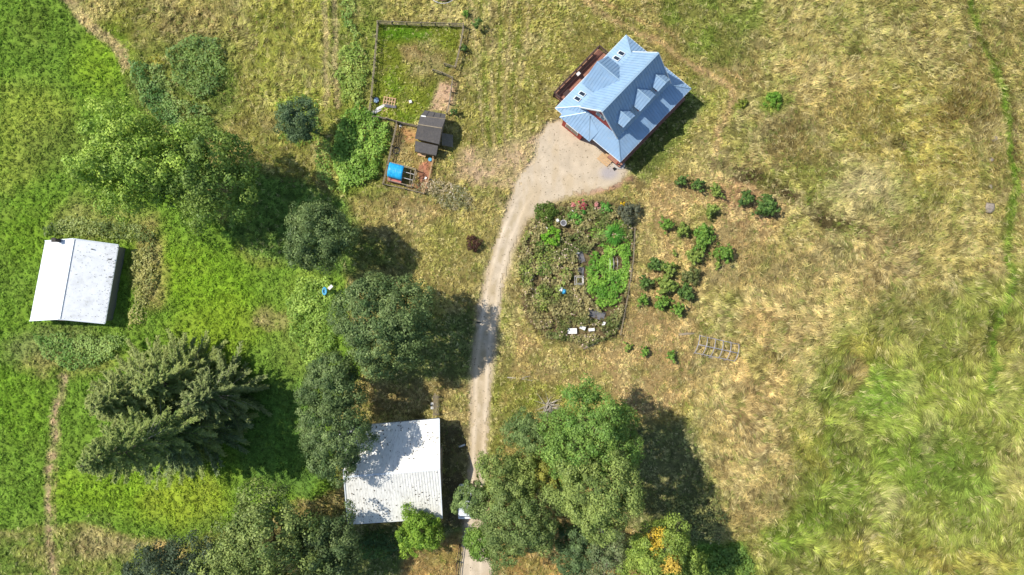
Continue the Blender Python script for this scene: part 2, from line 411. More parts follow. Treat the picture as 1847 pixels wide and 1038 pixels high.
def look(ch, px, py):
    i = np.clip(((px - X0) / ST + .5).astype(int), 0, len(GX) - 1)
    j = np.clip(((py - Y0) / ST + .5).astype(int), 0, len(GY) - 1)
    return MAP[j, i, ch]
def relief(x, y, amp):
    """height of the sward over the place's plane (metres)"""
    a = 1 - np.abs(2 * fbm(x, y, 1.5, 1, 2) - 1)
    b = vn(x + .4 * y, y, .75, 4)
    c = fbm(x, y, 7.0, 2, 2)
    return amp * (1.0 * a + 1.6 * b + .9 * c - 1.2)
def ground_z(x, y):
    px = x * K + 923.5; py = 519 - y * K
    return relief(x, y, look(3, px, py))

# ------------------------------------------------------------------ materials
def newmat(name):
    m = bpy.data.materials.new(name)
    m.use_nodes = True
    return m, m.node_tree, m.node_tree.nodes['Principled BSDF']
def mat(name, col, rough=.7, var=.18, scale=3.0, metal=0.0, bump=0.0, bscale=20.0, dirt=None, dirt_amt=.0, dscale=1.2, spec=.4, stretch=None):
    m, t, b = newmat(name)
    c = lin(col)
    tc = t.nodes.new('ShaderNodeTexCoord')
    mp = t.nodes.new('ShaderNodeMapping')
    t.links.new(tc.outputs['Object'], mp.inputs[0])
    if stretch: mp.inputs['Scale'].default_value = stretch
    n = t.nodes.new('ShaderNodeTexNoise'); n.inputs['Scale'].default_value = scale; n.inputs['Detail'].default_value = 6
    t.links.new(mp.outputs[0], n.inputs['Vector'])
    rmp = t.nodes.new('ShaderNodeMapRange'); rmp.inputs[1].default_value = .3; rmp.inputs[2].default_value = .7
    rmp.inputs[3].default_value = 1 - var; rmp.inputs[4].default_value = 1 + var
    t.links.new(n.outputs[0], rmp.inputs[0])
    mul = t.nodes.new('ShaderNodeVectorMath'); mul.operation = 'SCALE'; mul.inputs[0].default_value = tuple(c)
    t.links.new(rmp.outputs[0], mul.inputs['Scale'])
    out = mul.outputs[0]
    if dirt is not None:
        n2 = t.nodes.new('ShaderNodeTexNoise'); n2.inputs['Scale'].default_value = dscale; n2.inputs['Detail'].default_value = 9; n2.inputs['Roughness'].default_value = .7
        t.links.new(mp.outputs[0], n2.inputs['Vector'])
        r2 = t.nodes.new('ShaderNodeMapRange'); r2.inputs[1].default_value = .5; r2.inputs[2].default_value = .72; r2.inputs[4].default_value = dirt_amt
        t.links.new(n2.outputs[0], r2.inputs[0])
        mx = t.nodes.new('ShaderNodeMix'); mx.data_type = 'RGBA'
        t.links.new(r2.outputs[0], mx.inputs[0]); t.links.new(out, mx.inputs[6]); mx.inputs[7].default_value = (*lin(dirt), 1)
        out = mx.outputs[2]
    t.links.new(out, b.inputs['Base Color'])
    b.inputs['Roughness'].default_value = rough; b.inputs['Metallic'].default_value = metal
    b.inputs['Specular IOR Level'].default_value = spec
    if bump:
        n3 = t.nodes.new('ShaderNodeTexNoise'); n3.inputs['Scale'].default_value = bscale; n3.inputs['Detail'].default_value = 4
        t.links.new(mp.outputs[0], n3.inputs['Vector'])
        bp = t.nodes.new('ShaderNodeBump'); bp.inputs['Strength'].default_value = bump; bp.inputs['Distance'].default_value = .05
        t.links.new(n3.outputs[0], bp.inputs['Height']); t.links.new(bp.outputs[0], b.inputs['Normal'])
    return m
def leafmat(name, trans=.25, gloss=.25, rough=.55):
    m, t, b = newmat(name)
    a = t.nodes.new('ShaderNodeAttribute'); a.attribute_name = 'Col'
    t.links.new(a.outputs['Color'], b.inputs['Base Color'])
    b.inputs['Roughness'].default_value = rough; b.inputs['Specular IOR Level'].default_value = gloss
    tr = t.nodes.new('ShaderNodeBsdfTranslucent')
    sc_ = t.nodes.new('ShaderNodeVectorMath'); sc_.operation = 'MULTIPLY'; sc_.inputs[1].default_value = (1.02, 1.05, .8)
    t.links.new(a.outputs['Color'], sc_.inputs[0]); t.links.new(sc_.outputs[0], tr.inputs[0])
    mx = t.nodes.new('ShaderNodeMixShader'); mx.inputs[0].default_value = trans
    t.links.new(b.outputs[0], mx.inputs[1]); t.links.new(tr.outputs[0], mx.inputs[2])
    t.links.new(mx.outputs[0], t.nodes['Material Output'].inputs[0])
    return m
def groundmat(name, bump=.5, grain=9.0, gv=.35):
    m, t, b = newmat(name)
    a = t.nodes.new('ShaderNodeAttribute'); a.attribute_name = 'Col'
    tc = t.nodes.new('ShaderNodeTexCoord')
    n = t.nodes.new('ShaderNodeTexNoise'); n.inputs['Scale'].default_value = grain; n.inputs['Detail'].default_value = 5; n.inputs['Roughness'].default_value = .7
    t.links.new(tc.outputs['Object'], n.inputs['Vector'])
    r = t.nodes.new('ShaderNodeMapRange'); r.inputs[1].default_value = .3; r.inputs[2].default_value = .7; r.inputs[3].default_value = 1 - gv; r.inputs[4].default_value = 1 + gv
    t.links.new(n.outputs[0], r.inputs[0])
    s_ = t.nodes.new('ShaderNodeVectorMath'); s_.operation = 'SCALE'
    t.links.new(a.outputs['Color'], s_.inputs[0]); t.links.new(r.outputs[0], s_.inputs['Scale'])
    t.links.new(s_.outputs[0], b.inputs['Base Color'])
    b.inputs['Roughness'].default_value = .95; b.inputs['Specular IOR Level'].default_value = .1
    bp = t.nodes.new('ShaderNodeBump'); bp.inputs['Strength'].default_value = bump; bp.inputs['Distance'].default_value = .12
    t.links.new(n.outputs[0], bp.inputs['Height']); t.links.new(bp.outputs[0], b.inputs['Normal'])
    return m
M = {
    'ground': groundmat('ground', .6, 6.0, .45),
    'gravel': groundmat('gravel', .35, 14.0, .2),
    'grass': leafmat('grass', .12, .15, .7),
    'leaf': leafmat('leaf', .22, .3, .55),
    'bark': mat('bark', (112, 98, 82), .9, .3, 6, bump=.6),
    'dead': mat('dead_wood', (178, 168, 152), .9, .25, 6),
    'roofblue': mat('pale_metal_roof', (140, 168, 194), .55, .09, .8, metal=0, dirt=(158, 172, 182), dirt_amt=.45, dscale=1.5, spec=.2),
    'roofwhite': mat('white_metal_roof', (226, 228, 230), .5, .05, 1.2, metal=.1, dirt=(180, 182, 178), dirt_amt=.7, dscale=.7),
    'barnroof': mat('weathered_roof', (232, 230, 222), .55, .06, 1.5, metal=.15, dirt=(140, 132, 116), dirt_amt=.6, dscale=3.2, stretch=(1.4, .35, 1)),
    'trim': mat('trim', (214, 220, 224), .5, .05),
    'cap': mat('ridge_cap_metal', (146, 172, 190), .45, .05, metal=.2),
    'redwall': mat('red_siding', (168, 66, 54), .75, .12, 3, stretch=(1, 1, 6)),
    'graywall': mat('grey_siding', (128, 126, 118), .85, .2, 2, stretch=(1, 1, 8)),
    'glass': mat('window_glass', (30, 40, 52), .12, .1, spec=.6),
    'white': mat('white_paint', (226, 224, 218), .5, .06),
    'deck': mat('deck_boards', (158, 112, 92), .85, .25, 5),
    'rail': mat('dark_rail', (74, 56, 50), .8, .2, 5),
    'wood': mat('grey_wood', (138, 126, 106), .9, .25, 6),
    'tanwood': mat('fresh_wood', (190, 156, 116), .85, .2, 6),
    'shingle': mat('black_shingle', (88, 84, 82), .85, .25, 9, bump=.5, bscale=40, dirt=(116, 108, 98), dirt_amt=.5),
    'tarp': mat('blue_tarp', (38, 160, 214), .4, .25, 5, bump=.6, bscale=5),
    'rust': mat('rusty_lid', (176, 104, 92), .7, .3, 5),
    'tyre': mat('tyre_rubber', (66, 62, 56), .85, .3, 8),
    'black': mat('black_rubber', (28, 28, 30), .6, .15),
    'fabric': mat('weed_fabric', (92, 92, 96), .8, .25, 4, dirt=(140, 132, 120), dirt_amt=.6, dscale=3),
    'stone': mat('stone', (142, 130, 116), .9, .25, 5, bump=.5),
    'frame': mat('frame_pipe', (158, 154, 158), .6, .2),
    'steel': mat('galvanised_pipe', (196, 192, 190), .45, .1, metal=.3),
    'blue': mat('blue_plastic', (70, 160, 200), .4, .2, 6),
    'carpaint': mat('car_paint', (222, 226, 230), .25, .03, spec=.6),
    'concrete': mat('concrete', (176, 170, 160), .9, .15, 4),
    'brown': mat('dry_litter', (146, 112, 92), .95, .3, 6),
    'lamp': mat('lamp_lens', (210, 200, 180), .15, .05),
}

# ------------------------------------------------------------------ ground sheet
step = .2
fx = np.arange(-76, 76.01, step); fy = np.arange(-45, 45.01, step)
def grow(a):
    out = [a[-1]]
    d = step
    while out[-1] < 1500:
        d *= 1.35; out.append(out[-1] + d)
    return out[1:]
xs = np.array([-v for v in grow(-fx[::-1])][::-1] + list(fx) + grow(fx)); ys = np.array([-v for v in grow(-fy[::-1])][::-1] + list(fy) + grow(fy))
gx, gy = np.meshgrid(xs, ys)
ppx = gx * K + 923.5; ppy = 519 - gy * K
nx, ny = len(xs), len(ys)
inside = (np.abs(gx) < 80) & (np.abs(gy) < 50)
drive_sd = np.full(gx.shape, -99.0)
mk = (ppx > 780) & (ppx < 1170) & (ppy > 180) & (ppy < 1150)
wq = (fbm(ppx[mk], ppy[mk], 12, 3) - .5) * 10 - 1.5 + (vn(ppx[mk], ppy[mk], 3.5, 5) - .5) * 10 + (vn(ppx[mk], ppy[mk], 8, 2) - .5) * 12 * ss(380, 330, ppy[mk])
drive_sd[mk] = sdist(DRIVE, ppx[mk], ppy[mk]) + wq
amp = look(3, ppx, ppy) * np.where(drive_sd > -4, 0.15, 1)
gz = relief(gx, gy, amp) * np.where(inside, 1, 0)
gc = np.stack([look(i, ppx, ppy) for i in range(3)], -1)
gc *= np.clip(.52 + .48 * (1 - look(4, ppx, ppy)) + .3 * look(7, ppx, ppy), .5, 1)[..., None]      # dull thatch, darkened further to paint the shade between tufts
far = ss(78, 110, np.maximum(np.abs(gx), np.abs(gy) * 1.6))[..., None]
fn = fbm(gx, gy, 60, 5, 3)[..., None]
gc = gc * (1 - far) + far * (lin((118, 120, 52)) * (1 - fn) + lin((160, 146, 84)) * fn) * .8
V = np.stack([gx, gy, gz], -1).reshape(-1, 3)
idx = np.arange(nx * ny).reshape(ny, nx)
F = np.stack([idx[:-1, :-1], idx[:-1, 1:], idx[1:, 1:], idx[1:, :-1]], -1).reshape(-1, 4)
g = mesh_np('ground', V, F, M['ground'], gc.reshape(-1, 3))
tag(g, 'rolling ground of pasture and dry meadow under the whole farmstead', 'ground', kind='structure')

# gravel drive, a sheet of its own just over the ground
fm = drive_sd > 0
ff = (fm[:-1, :-1] & fm[:-1, 1:] & fm[1:, 1:] & fm[1:, :-1]).ravel()
Fd = F[ff]
used = np.unique(Fd); remap = np.zeros(nx * ny, int); remap[used] = np.arange(len(used))
Vd = V[used].copy(); Vd[:, 2] = .05 + .02 * fbm(Vd[:, 0], Vd[:, 1], 1.5, 2)
pz = Vd[:, 0] * K + 923.5; pw = 519 - Vd[:, 1] * K
gcol = np.tile(lin((190, 174, 150)), (len(Vd), 1)) * (.82 + .36 * fbm(Vd[:, 0], Vd[:, 1], .9, 4, 3))[:, None]
fine = ss(.5, .7, fbm(Vd[:, 0] * 1.5, Vd[:, 1] * .4, 2.2, 6, 3))[:, None] * .4
gcol = gcol * (1 - fine) + fine * lin((178, 156, 120))
cl = [(860, 1280), (858, 1038), (858, 960), (862, 830), (866, 740), (870, 650), (880, 570), (893, 500), (912, 430), (940, 365), (975, 325), (1020, 300)]
dl = ldist(cl, pz, pw)
edge = ss(9, 2, sdist(DRIVE, pz, pw))[:, None] * .45
mid = (ss(330, 390, pw) * ss(6, 2, dl) * .5 * ss(.35, .6, fbm(pz, pw, 14, 2, 3)) - ss(330, 390, pw) * ss(4, 0, np.abs(dl - 9)) * .2)[:, None]
gcol = gcol * (1 - edge - np.clip(mid, 0, 1)) + (edge + np.clip(mid, 0, 1)) * lin((158, 140, 104))
gcol = gcol * (1 + np.clip(-mid, 0, 1))
gp = (ss(26, 6, np.hypot(pz - 1098, (pw - 312) * 1.4)) * .8)[:, None]
gcol = gcol * (1 - gp) + gp * lin((160, 154, 156))
d = mesh_np('gravel_driveway', Vd, remap[Fd], M['gravel'], gcol)
tag(d, 'pale gravel driveway running from the bottom edge up to the turning area by the house', 'driveway', kind='structure')

# ------------------------------------------------------------------ blade and leaf meshes
def tris(name, B, T_, W_, col, label, cat, matname='grass', parent=None):
    """one triangle per blade: base point, tip, half-width vector"""
    n = len(B)
    V = np.empty((n, 3, 3), np.float32)
    V[:, 0] = B - W_; V[:, 1] = B + W_; V[:, 2] = T_
    c = np.repeat(col[:, None, :], 3, 1); c[:, 2] *= 1.12
    o = mesh_np(name, V.reshape(-1, 3), np.arange(3 * n).reshape(-1, 3), M[matname], c.reshape(-1, 3), parent)
    if label: tag(o, label, cat, kind='stuff')
    return o
def flow(x, y):
    a = fbm(x, y, 9, 2, 2) * 2 * PI * 1.4 + .9
    return a + (fbm(x, y, 2.0, 5, 2) - .5) * 2.6
def covered(px, py):
    """places where nothing grows: under buildings, on the drive"""
    k = np.zeros(px.shape, bool)
    for poly in NOGROW:
        p = np.array(poly)
        b = (px > p[:, 0].min()) & (px < p[:, 0].max()) & (py > p[:, 1].min()) & (py < p[:, 1].max())
        if b.any():
            s = np.zeros(px.shape, bool); s[b] = sdist(poly, px[b], py[b]) > 0
            k |= s
    return k
NOGROW = [DRIVE, [(1135, 84), (1232, 168), (1110, 297), (1010, 205)], [(88, 440), (233, 447), (212, 582), (65, 578)], [(632, 768), (796, 760), (800, 925), (640, 930)],
          [(768, 208), (800, 215), (790, 278), (752, 272)], [(1008, 172), (1084, 100), (1105, 120), (1030, 195)]]
n_t = 260000
tx = R.uniform(-30, 1877, n_t); ty = R.uniform(-30, 1068, n_t)
dn = look(4, tx, ty); lf = look(7, tx, ty); ly = look(6, tx, ty)
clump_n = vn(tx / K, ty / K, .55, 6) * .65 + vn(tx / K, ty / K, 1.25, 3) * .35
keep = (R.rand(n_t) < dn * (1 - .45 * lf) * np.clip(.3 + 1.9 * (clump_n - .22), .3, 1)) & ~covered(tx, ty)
clump_n = clump_n[keep]
tx, ty, lf, ly = tx[keep], ty[keep], lf[keep], ly[keep]
wx = (tx - 923.5) / K; wy = (519 - ty) / K
zz = ground_z(wx, wy)
tc_ = np.stack([look(i, tx, ty) for i in range(3)], -1)
ln = look(5, tx, ty) * R.uniform(.6, 1.35, len(tx))
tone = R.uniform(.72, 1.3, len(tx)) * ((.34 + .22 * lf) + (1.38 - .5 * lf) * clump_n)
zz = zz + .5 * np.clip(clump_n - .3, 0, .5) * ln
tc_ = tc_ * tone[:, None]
pale = R.rand(len(tx)) < .16 * (1 - lf) * (1 - .4 * ly)
tc_[pale] = tc_[pale] * .5 + lin((222, 206, 150)) * .6
dark = R.rand(len(tx)) < .14
tc_[dark] *= .55
greenish = R.rand(len(tx)) < .12
tc_[greenish] = tc_[greenish] * .5 + lin((120, 150, 50)) * .5
fl = flow(wx, wy)
leafy = lf > .5
laid = (~leafy) & (ly + (fbm(wx, wy, 5, 1, 3) - .5) * 1.3 > .55)
tc_[laid] *= .79 * R.uniform(.7, 1.3, (laid.sum(), 1))
rest = ~(leafy | laid)
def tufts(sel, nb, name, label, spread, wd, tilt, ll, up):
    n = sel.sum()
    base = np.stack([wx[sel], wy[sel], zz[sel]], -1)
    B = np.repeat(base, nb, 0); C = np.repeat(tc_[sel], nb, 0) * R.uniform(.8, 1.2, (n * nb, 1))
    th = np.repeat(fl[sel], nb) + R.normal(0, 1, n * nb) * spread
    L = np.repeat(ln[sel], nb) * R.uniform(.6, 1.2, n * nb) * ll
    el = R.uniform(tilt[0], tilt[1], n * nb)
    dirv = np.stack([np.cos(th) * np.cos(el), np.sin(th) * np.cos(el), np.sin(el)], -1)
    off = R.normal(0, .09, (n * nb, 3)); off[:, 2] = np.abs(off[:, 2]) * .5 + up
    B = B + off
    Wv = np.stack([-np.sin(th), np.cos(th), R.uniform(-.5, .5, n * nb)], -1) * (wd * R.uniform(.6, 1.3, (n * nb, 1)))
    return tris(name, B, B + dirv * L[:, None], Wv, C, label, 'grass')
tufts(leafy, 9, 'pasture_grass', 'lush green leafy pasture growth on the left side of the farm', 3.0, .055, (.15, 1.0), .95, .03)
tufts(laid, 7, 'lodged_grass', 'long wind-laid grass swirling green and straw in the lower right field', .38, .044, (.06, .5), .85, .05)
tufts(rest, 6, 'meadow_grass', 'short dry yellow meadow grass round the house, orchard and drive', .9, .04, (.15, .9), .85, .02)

def quads(name, C_, N_, size, col, matname='leaf', parent=None, aspect=.6, dirh=None):
    """leaf-shaped rhombi: centre, normal, length"""
    n = len(C_)
    N_ = N_ / (np.linalg.norm(N_, axis=1, keepdims=True) + 1e-9)
    r = R.normal(0, 1, (n, 3)) if dirh is None else dirh
    a = np.cross(N_, r); a /= np.linalg.norm(a, axis=1, keepdims=True) + 1e-9
    b = np.cross(N_, a)
    s = np.asarray(size)[:, None] if np.ndim(size) else size
    V = np.empty((n, 4, 3), np.float32)
    V[:, 0] = C_ - a * s * .5; V[:, 1] = C_ + b * s * .5 * aspect + N_ * s * .06
    V[:, 2] = C_ + a * s * .5; V[:, 3] = C_ - b * s * .5 * aspect + N_ * s * .06
    c = np.repeat(col[:, None, :], 4, 1)
    return mesh_np(name, V.reshape(-1, 3), np.arange(4 * n).reshape(-1, 4), M[matname], c.reshape(-1, 3), parent)

def thicket(name, poly, h, cols, label, cat='undergrowth', dens=26, size=.3, bump=1.6, warp=1.0, rough=.7, feather=12, gap=.0, kind='stuff', seed=3, holes=()):
    """scrambling growth over a heap: leaves lie on a lumpy surface"""
    p = np.array(poly, float)
    pad = 8
    A = (np.ptp(p[:, 0]) + 2 * pad) * (np.ptp(p[:, 1]) + 2 * pad) / K / K
    n = int(A * dens * 1.7)
    px = R.uniform(p[:, 0].min() - pad, p[:, 0].max() + pad, n); py = R.uniform(p[:, 1].min() - pad, p[:, 1].max() + pad, n)
    sd = sdist(poly, px, py) + (fbm(px, py, 22, seed) - .5) * 22 * warp
    k = sd > R.uniform(0, feather * .9, n)
    for hpoly in holes: k &= sdist(hpoly, px, py) < 0
    if gap: k &= fbm(px, py, 16, seed + 2, 3) > gap
    px, py, sd = px[k], py[k], sd[k]
    x = (px - 923.5) / K; y = (519 - py) / K
    e = ss(0, feather, sd)
    def hf(x, y): return .25 + .5 * (1 - np.abs(2 * fbm(x, y, bump, seed + 1, 3) - 1)) ** 1.3 + .35 * vn(x, y, bump * .5, seed + 2)
    hz = hf(x, y); d_ = .15
    sx = (hf(x + d_, y) - hz) / d_ * h * rough; sy = (hf(x, y + d_) - hz) / d_ * h * rough
    z = ground_z(x, y) + h * e * hz * R.uniform(.65, 1.05, len(x))
    N_ = np.stack([-sx, -sy, np.ones(len(x))], -1); N_ /= np.linalg.norm(N_, axis=1, keepdims=True)
    N_ = N_ + R.normal(0, .3, N_.shape)
    c0, c1 = lin(cols[0]), lin(cols[1])
    t = np.clip(fbm(x, y, 1.8, seed + 4, 3) * 2.6 - .8 + R.normal(0, .14, len(x)), 0, 1)[:, None]
    c = (c0 * (1 - t) + c1 * t) * R.uniform(.72, 1.28, (len(x), 1))
    if len(cols) > 2:
        q = R.rand(len(x)) < .07 * (fbm(x, y, 1.2, seed, 2) > .5)
        c[q] = lin(cols[2])
    # leaf centres relative to a base point so that a single thing has its origin on the ground
    o = quads(name, np.stack([x, y, z], -1), N_, size * R.uniform(.65, 1.3, len(x)), c)
    tag(o, label, cat, kind=kind)
    return o

# ------------------------------------------------------------------ trees
def limb_mesh(root, base, h, crown_c, rx, rz, n=7, tr=.28, name='trunk', m='bark', lean=None):
    mb = MB()
    x, y = base
    cx, cy, cz = crown_c
    top = (cx, cy, cz + rz * .3)
    mb.tube([(x, y, -.1), (x + (cx - x) * .2, y + (cy - y) * .2, h * .2), (x + (cx - x) * .6, y + (cy - y) * .6, h * .45), top], [tr * 1.25, tr, tr * .75, tr * .25], 7)
    mb.build(name, M[m], root, smooth=True)
    for i in range(n):
        t = 2 * PI * i / n + random.uniform(-.4, .4)
        z0 = h * random.uniform(.25, .5)
        f = z0 / h
        p0 = (x + (cx - x) * f, y + (cy - y) * f, z0)
        rr = rx * random.uniform(.55, .85)
        p2 = (cx + rr * math.cos(t), cy + rr * math.sin(t), cz + random.uniform(-.1, .45) * rz)
        p1 = tuple((a * .5 + b * .5) for a, b in zip(p0, p2)); p1 = (p1[0] + random.uniform(-.4, .4), p1[1] + random.uniform(-.4, .4), p1[2] + .3)
        MB().tube([p0, p1, p2], [tr * .5, tr * .32, tr * .1], 5).build('limb', M[m], root, smooth=True)

def tree(name, px, py, rpx, h, cols, label, cat='tree', group=None, squash=1.0, rot=0, leaf=.3, per=None, clump=1.0, dense=1.0, lowcut=-.12, hc=None, lobes=.28, tuftiness=.22, trunkr=None, nl=7, m='bark', loose=0.0, spots=None):
    """px,py,rpx: where the crown shows in the photograph; h: height of the tree"""
    if h > 5: h = h * 1.18
    rr = rpx / K
    rz = min(h * .42, rr * .95)
    zc = h - rz if hc is None else hc
    rr = rr * (1 - zc / H)
    c = P(px, py, zc)
    base = (c[0], c[1])
    root = empty(name, (base[0], base[1], 0), label, cat, group)
    tr = trunkr or max(.04, h * .018)
    limb_mesh(root, base, h, (c[0], c[1], zc), rr, rz, nl, tr, m=m)
    # clumps of leaves on a lobed shell
    ncl = int(2.5 * PI * rr * rr * dense / (clump * clump)) + 8
    d_ = R.normal(0, 1, (ncl * 2, 3)); d_ /= np.linalg.norm(d_, axis=1, keepdims=True)
    d_ = d_[d_[:, 2] > lowcut][:ncl]
    ncl = len(d_)
    s0 = R.randint(0, 6)
    az = np.arctan2(d_[:, 1], d_[:, 0])
    ph = R.rand(4) * 6.28
    lob = 1 + lobes * (.5 * np.sin(3 * az + ph[0] + 2 * d_[:, 2]) + .4 * np.sin(5 * az + ph[1] - 3 * d_[:, 2]) + .3 * np.sin(9 * az + ph[2] + 5 * d_[:, 2])) - lobes * .35
    rad = lob * np.where(R.rand(ncl) < .22 + loose, R.uniform(.5, .85, ncl), R.uniform(.8, 1.07, ncl))
    ca, sa = math.cos(math.radians(rot)), math.sin(math.radians(rot))
    ex = d_[:, 0] * rr * rad; ey = d_[:, 1] * rr * rad * squash
    cc = np.stack([c[0] + ex * ca - ey * sa, c[1] + ex * sa + ey * ca, zc + d_[:, 2] * rz * rad * (1 if lowcut < 0 else 1)], -1)
    cr = clump * R.uniform(.55, 1.15, ncl) * (1 if rr > 2 else rr / 2 + .15)
    m_ = int((per or 70) * (1.45 if rr > 2 else .8))
    leaf = leaf * (.74 if rr > 2 else .85)
    tuftiness *= .6
    h_ = h
    D = R.normal(0, 1, (ncl, m_, 3)); D /= np.linalg.norm(D, axis=2, keepdims=True)
    D = D + d_[:, None, :] * .7 + np.array([0, 0, .35]); D /= np.linalg.norm(D, axis=2, keepdims=True)
    rdm = R.uniform(.5, 1.0, (ncl, m_, 1)) ** .45 * (1 + tuftiness * R.normal(0, 1, (ncl, m_, 1)))
    C_ = cc[:, None, :] + D * cr[:, None, None] * rdm
    N_ = D + R.normal(0, .3, D.shape)
    c0, c1 = lin(cols[0]), lin(cols[1])
    tcl = np.clip(R.normal(.5, .28, ncl), 0, 1)
    cl = c0[None] * (1 - tcl[:, None]) + c1[None] * tcl[:, None]
    cl *= R.uniform(.85, 1.15, (ncl, 1))
    if spots:
        for (sx, sy, sr, scol) in spots:
            q = P(sx, sy, zc + rz * .6)
            mk_ = np.hypot(cc[:, 0] - q[0], cc[:, 1] - q[1]) < sr / K
            mk_ &= R.rand(ncl) < .75
            cl[mk_] = lin(scol)
    Cc = cl[:, None, :] * R.uniform(.72, 1.3, (ncl, m_, 1))
    ni = int(9 * rr * rr) + 20
    di = R.normal(0, 1, (ni, 3)); di[:, 2] = np.abs(di[:, 2]) - .15; di /= np.linalg.norm(di, axis=1, keepdims=True)
    azi = np.arctan2(di[:, 1], di[:, 0])
    li = (1 + lobes * (.5 * np.sin(3 * azi + ph[0] + 2 * di[:, 2]) + .4 * np.sin(5 * azi + ph[1] - 3 * di[:, 2]) + .3 * np.sin(9 * azi + ph[2] + 5 * di[:, 2])) - lobes * .35) * R.uniform(.6, .86, ni)
    ix = di[:, 0] * rr * li; iy = di[:, 1] * rr * li * squash
    Ci = np.stack([c[0] + ix * ca - iy * sa, c[1] + ix * sa + iy * ca, zc + di[:, 2] * rz * li], -1)
    Ki = (c0 * .6 + c1 * .4)[None] * R.uniform(.7, 1.1, (ni, 1))
    keepz = C_[..., 2].ravel() > .05
    C_ = C_.reshape(-1, 3)[keepz]; N_ = N_.reshape(-1, 3)[keepz]; Cc = Cc.reshape(-1, 3)[keepz]
    sz = leaf * R.uniform(.6, 1.35, len(C_))
    if rr > 2 and dense > .65:
        C_ = np.concatenate([C_, Ci]); N_ = np.concatenate([N_, di + R.normal(0, .25, di.shape)]); Cc = np.concatenate([Cc, Ki]); sz = np.concatenate([sz, R.uniform(.55, .95, ni)])
    quads('crown', C_, N_, sz, Cc, parent=root, aspect=.7)
    return root

def conifer(px, py, h, rad, label, cols, group, nbr=110, seed=1, bare=.16):
    """px,py: where the tip shows in the photograph"""
    tip = P(px, py, h)
    x, y = tip[0], tip[1]
    root = empty('conifer_tree', (x, y, 0), label, 'conifer', group)
    MB().tube([(x, y, -.1), (x, y, h * .5), (x, y, h)], [h * .016, h * .009, .03], 7).build('trunk', M['bark'], root, smooth=True)
    bm_ = MB(); bare_m = MB()
    Cs, Ns, Ss, Ks, Ds = [], [], [], [], []
    for i in range(nbr):
        u = (i + random.random()) / nbr
        z0 = h * (.06 + .93 * u)
        L = rad * (1 - u) ** .85 * 1.08 * random.uniform(.6, 1.25) + .35
        t = i * 2.399 + random.uniform(-.3, .3)
        dx, dy = math.cos(t), math.sin(t)
        droop = -.28 + .5 * u
        pts = []
        for k in range(7):
            f = k / 6
            pts.append((x + dx * L * f, y + dy * L * f, z0 + L * (droop * f + .22 * f * f) + random.uniform(-.08, .08)))
        isb = random.random() < bare and u < .75
        (bare_m if isb else bm_).tube(pts, [.055 + .05 * (1 - u), .05 + .03 * (1 - u), .045, .035, .03, .02, .012], 4)
        nsp = int(L * (8 if isb else 22)) + 5
        f = R.uniform(.12 if not isb else .3, 1.0, nsp) ** .8
        pp = np.array(pts)
        seg = np.clip(f * 6, 0, 5.999); i0 = seg.astype(int); fr = (seg - i0)[:, None]
        q = pp[i0] * (1 - fr) + pp[i0 + 1] * fr
        side = R.choice([-1, 1], nsp)
        sl = (.2 * L * (1 - f) + .28) * R.uniform(.35, 1, nsp)
        lat = np.stack([-dy * side * .75 + dx * .9, dx * side * .75 + dy * .9, R.uniform(-.35, .1, nsp)], -1)
        lat /= np.linalg.norm(lat, axis=1, keepdims=True)
        for fpos in (.3, .65, 1.0):
            cpt = q + lat * (sl * fpos)[:, None]
            Cs.append(cpt); Ds.append(lat + R.normal(0, .25, lat.shape))
            Ns.append(np.array([0, 0, 1.0]) + R.normal(0, .45, lat.shape)); Ss.append(R.uniform(.3, .62, nsp))
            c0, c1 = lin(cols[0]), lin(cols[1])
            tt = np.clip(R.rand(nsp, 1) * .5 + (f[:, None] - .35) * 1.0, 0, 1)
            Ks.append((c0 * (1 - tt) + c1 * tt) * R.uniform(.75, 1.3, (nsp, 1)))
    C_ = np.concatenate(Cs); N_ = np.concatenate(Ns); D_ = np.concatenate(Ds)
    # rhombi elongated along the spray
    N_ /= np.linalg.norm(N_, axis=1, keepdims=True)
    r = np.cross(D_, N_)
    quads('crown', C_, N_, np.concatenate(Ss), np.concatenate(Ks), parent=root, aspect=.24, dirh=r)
    b = bm_.build('branch', M['bark'], root); b['kind'] = 'stuff'
    if bare_m.v: b2 = bare_m.build('bare_branch', M['dead'], root); b2['kind'] = 'stuff'
    return root

OAK = ((94, 118, 64), (138, 158, 92))
GREY = ((78, 102, 56), (132, 150, 90))
DARK = ((66, 90, 58), (112, 134, 90))
MAPLE = ((122, 154, 58), (166, 188, 80))
BRIGHT = ((98, 134, 56), (140, 166, 80))
OLIV = ((112, 132, 66), (156, 170, 90))

tree('maple_tree', 262, 292, 108, 16, MAPLE, 'biggest maple tree, yellow-green spreading crown above the left outbuilding', leaf=.42, clump=1.2, per=62, loose=.06, lobes=.32, tuftiness=.35, squash=.85)
tree('maple_tree', 385, 322, 88, 13.5, ((100, 128, 56), (142, 164, 74)), 'darker green crown standing in for the shaded right side of the big yellow-green maple', leaf=.42, clump=1.2, per=60, loose=.06, lobes=.32, tuftiness=.3)  # second crown, its darker leaves paint the maple's shaded side
tree('round_tree', 540, 220, 36, 7, DARK, 'small dark blue-green tree standing alone in the upper left meadow', leaf=.28, clump=.8)
tree('oak_tree', 576, 428, 58, 10, GREY, 'grey-green tree between the big maple and the round oak beside the drive', leaf=.3, clump=.95, lobes=.19, dense=1.45, loose=-.08, lowcut=-.02)
tree('oak_tree', 698, 580, 85, 12.5, GREY, 'large round grey-green oak left of the driveway whose shade crosses the gravel', leaf=.32, clump=1.0, lobes=.19, dense=1.45, loose=-.08, lowcut=-.02)
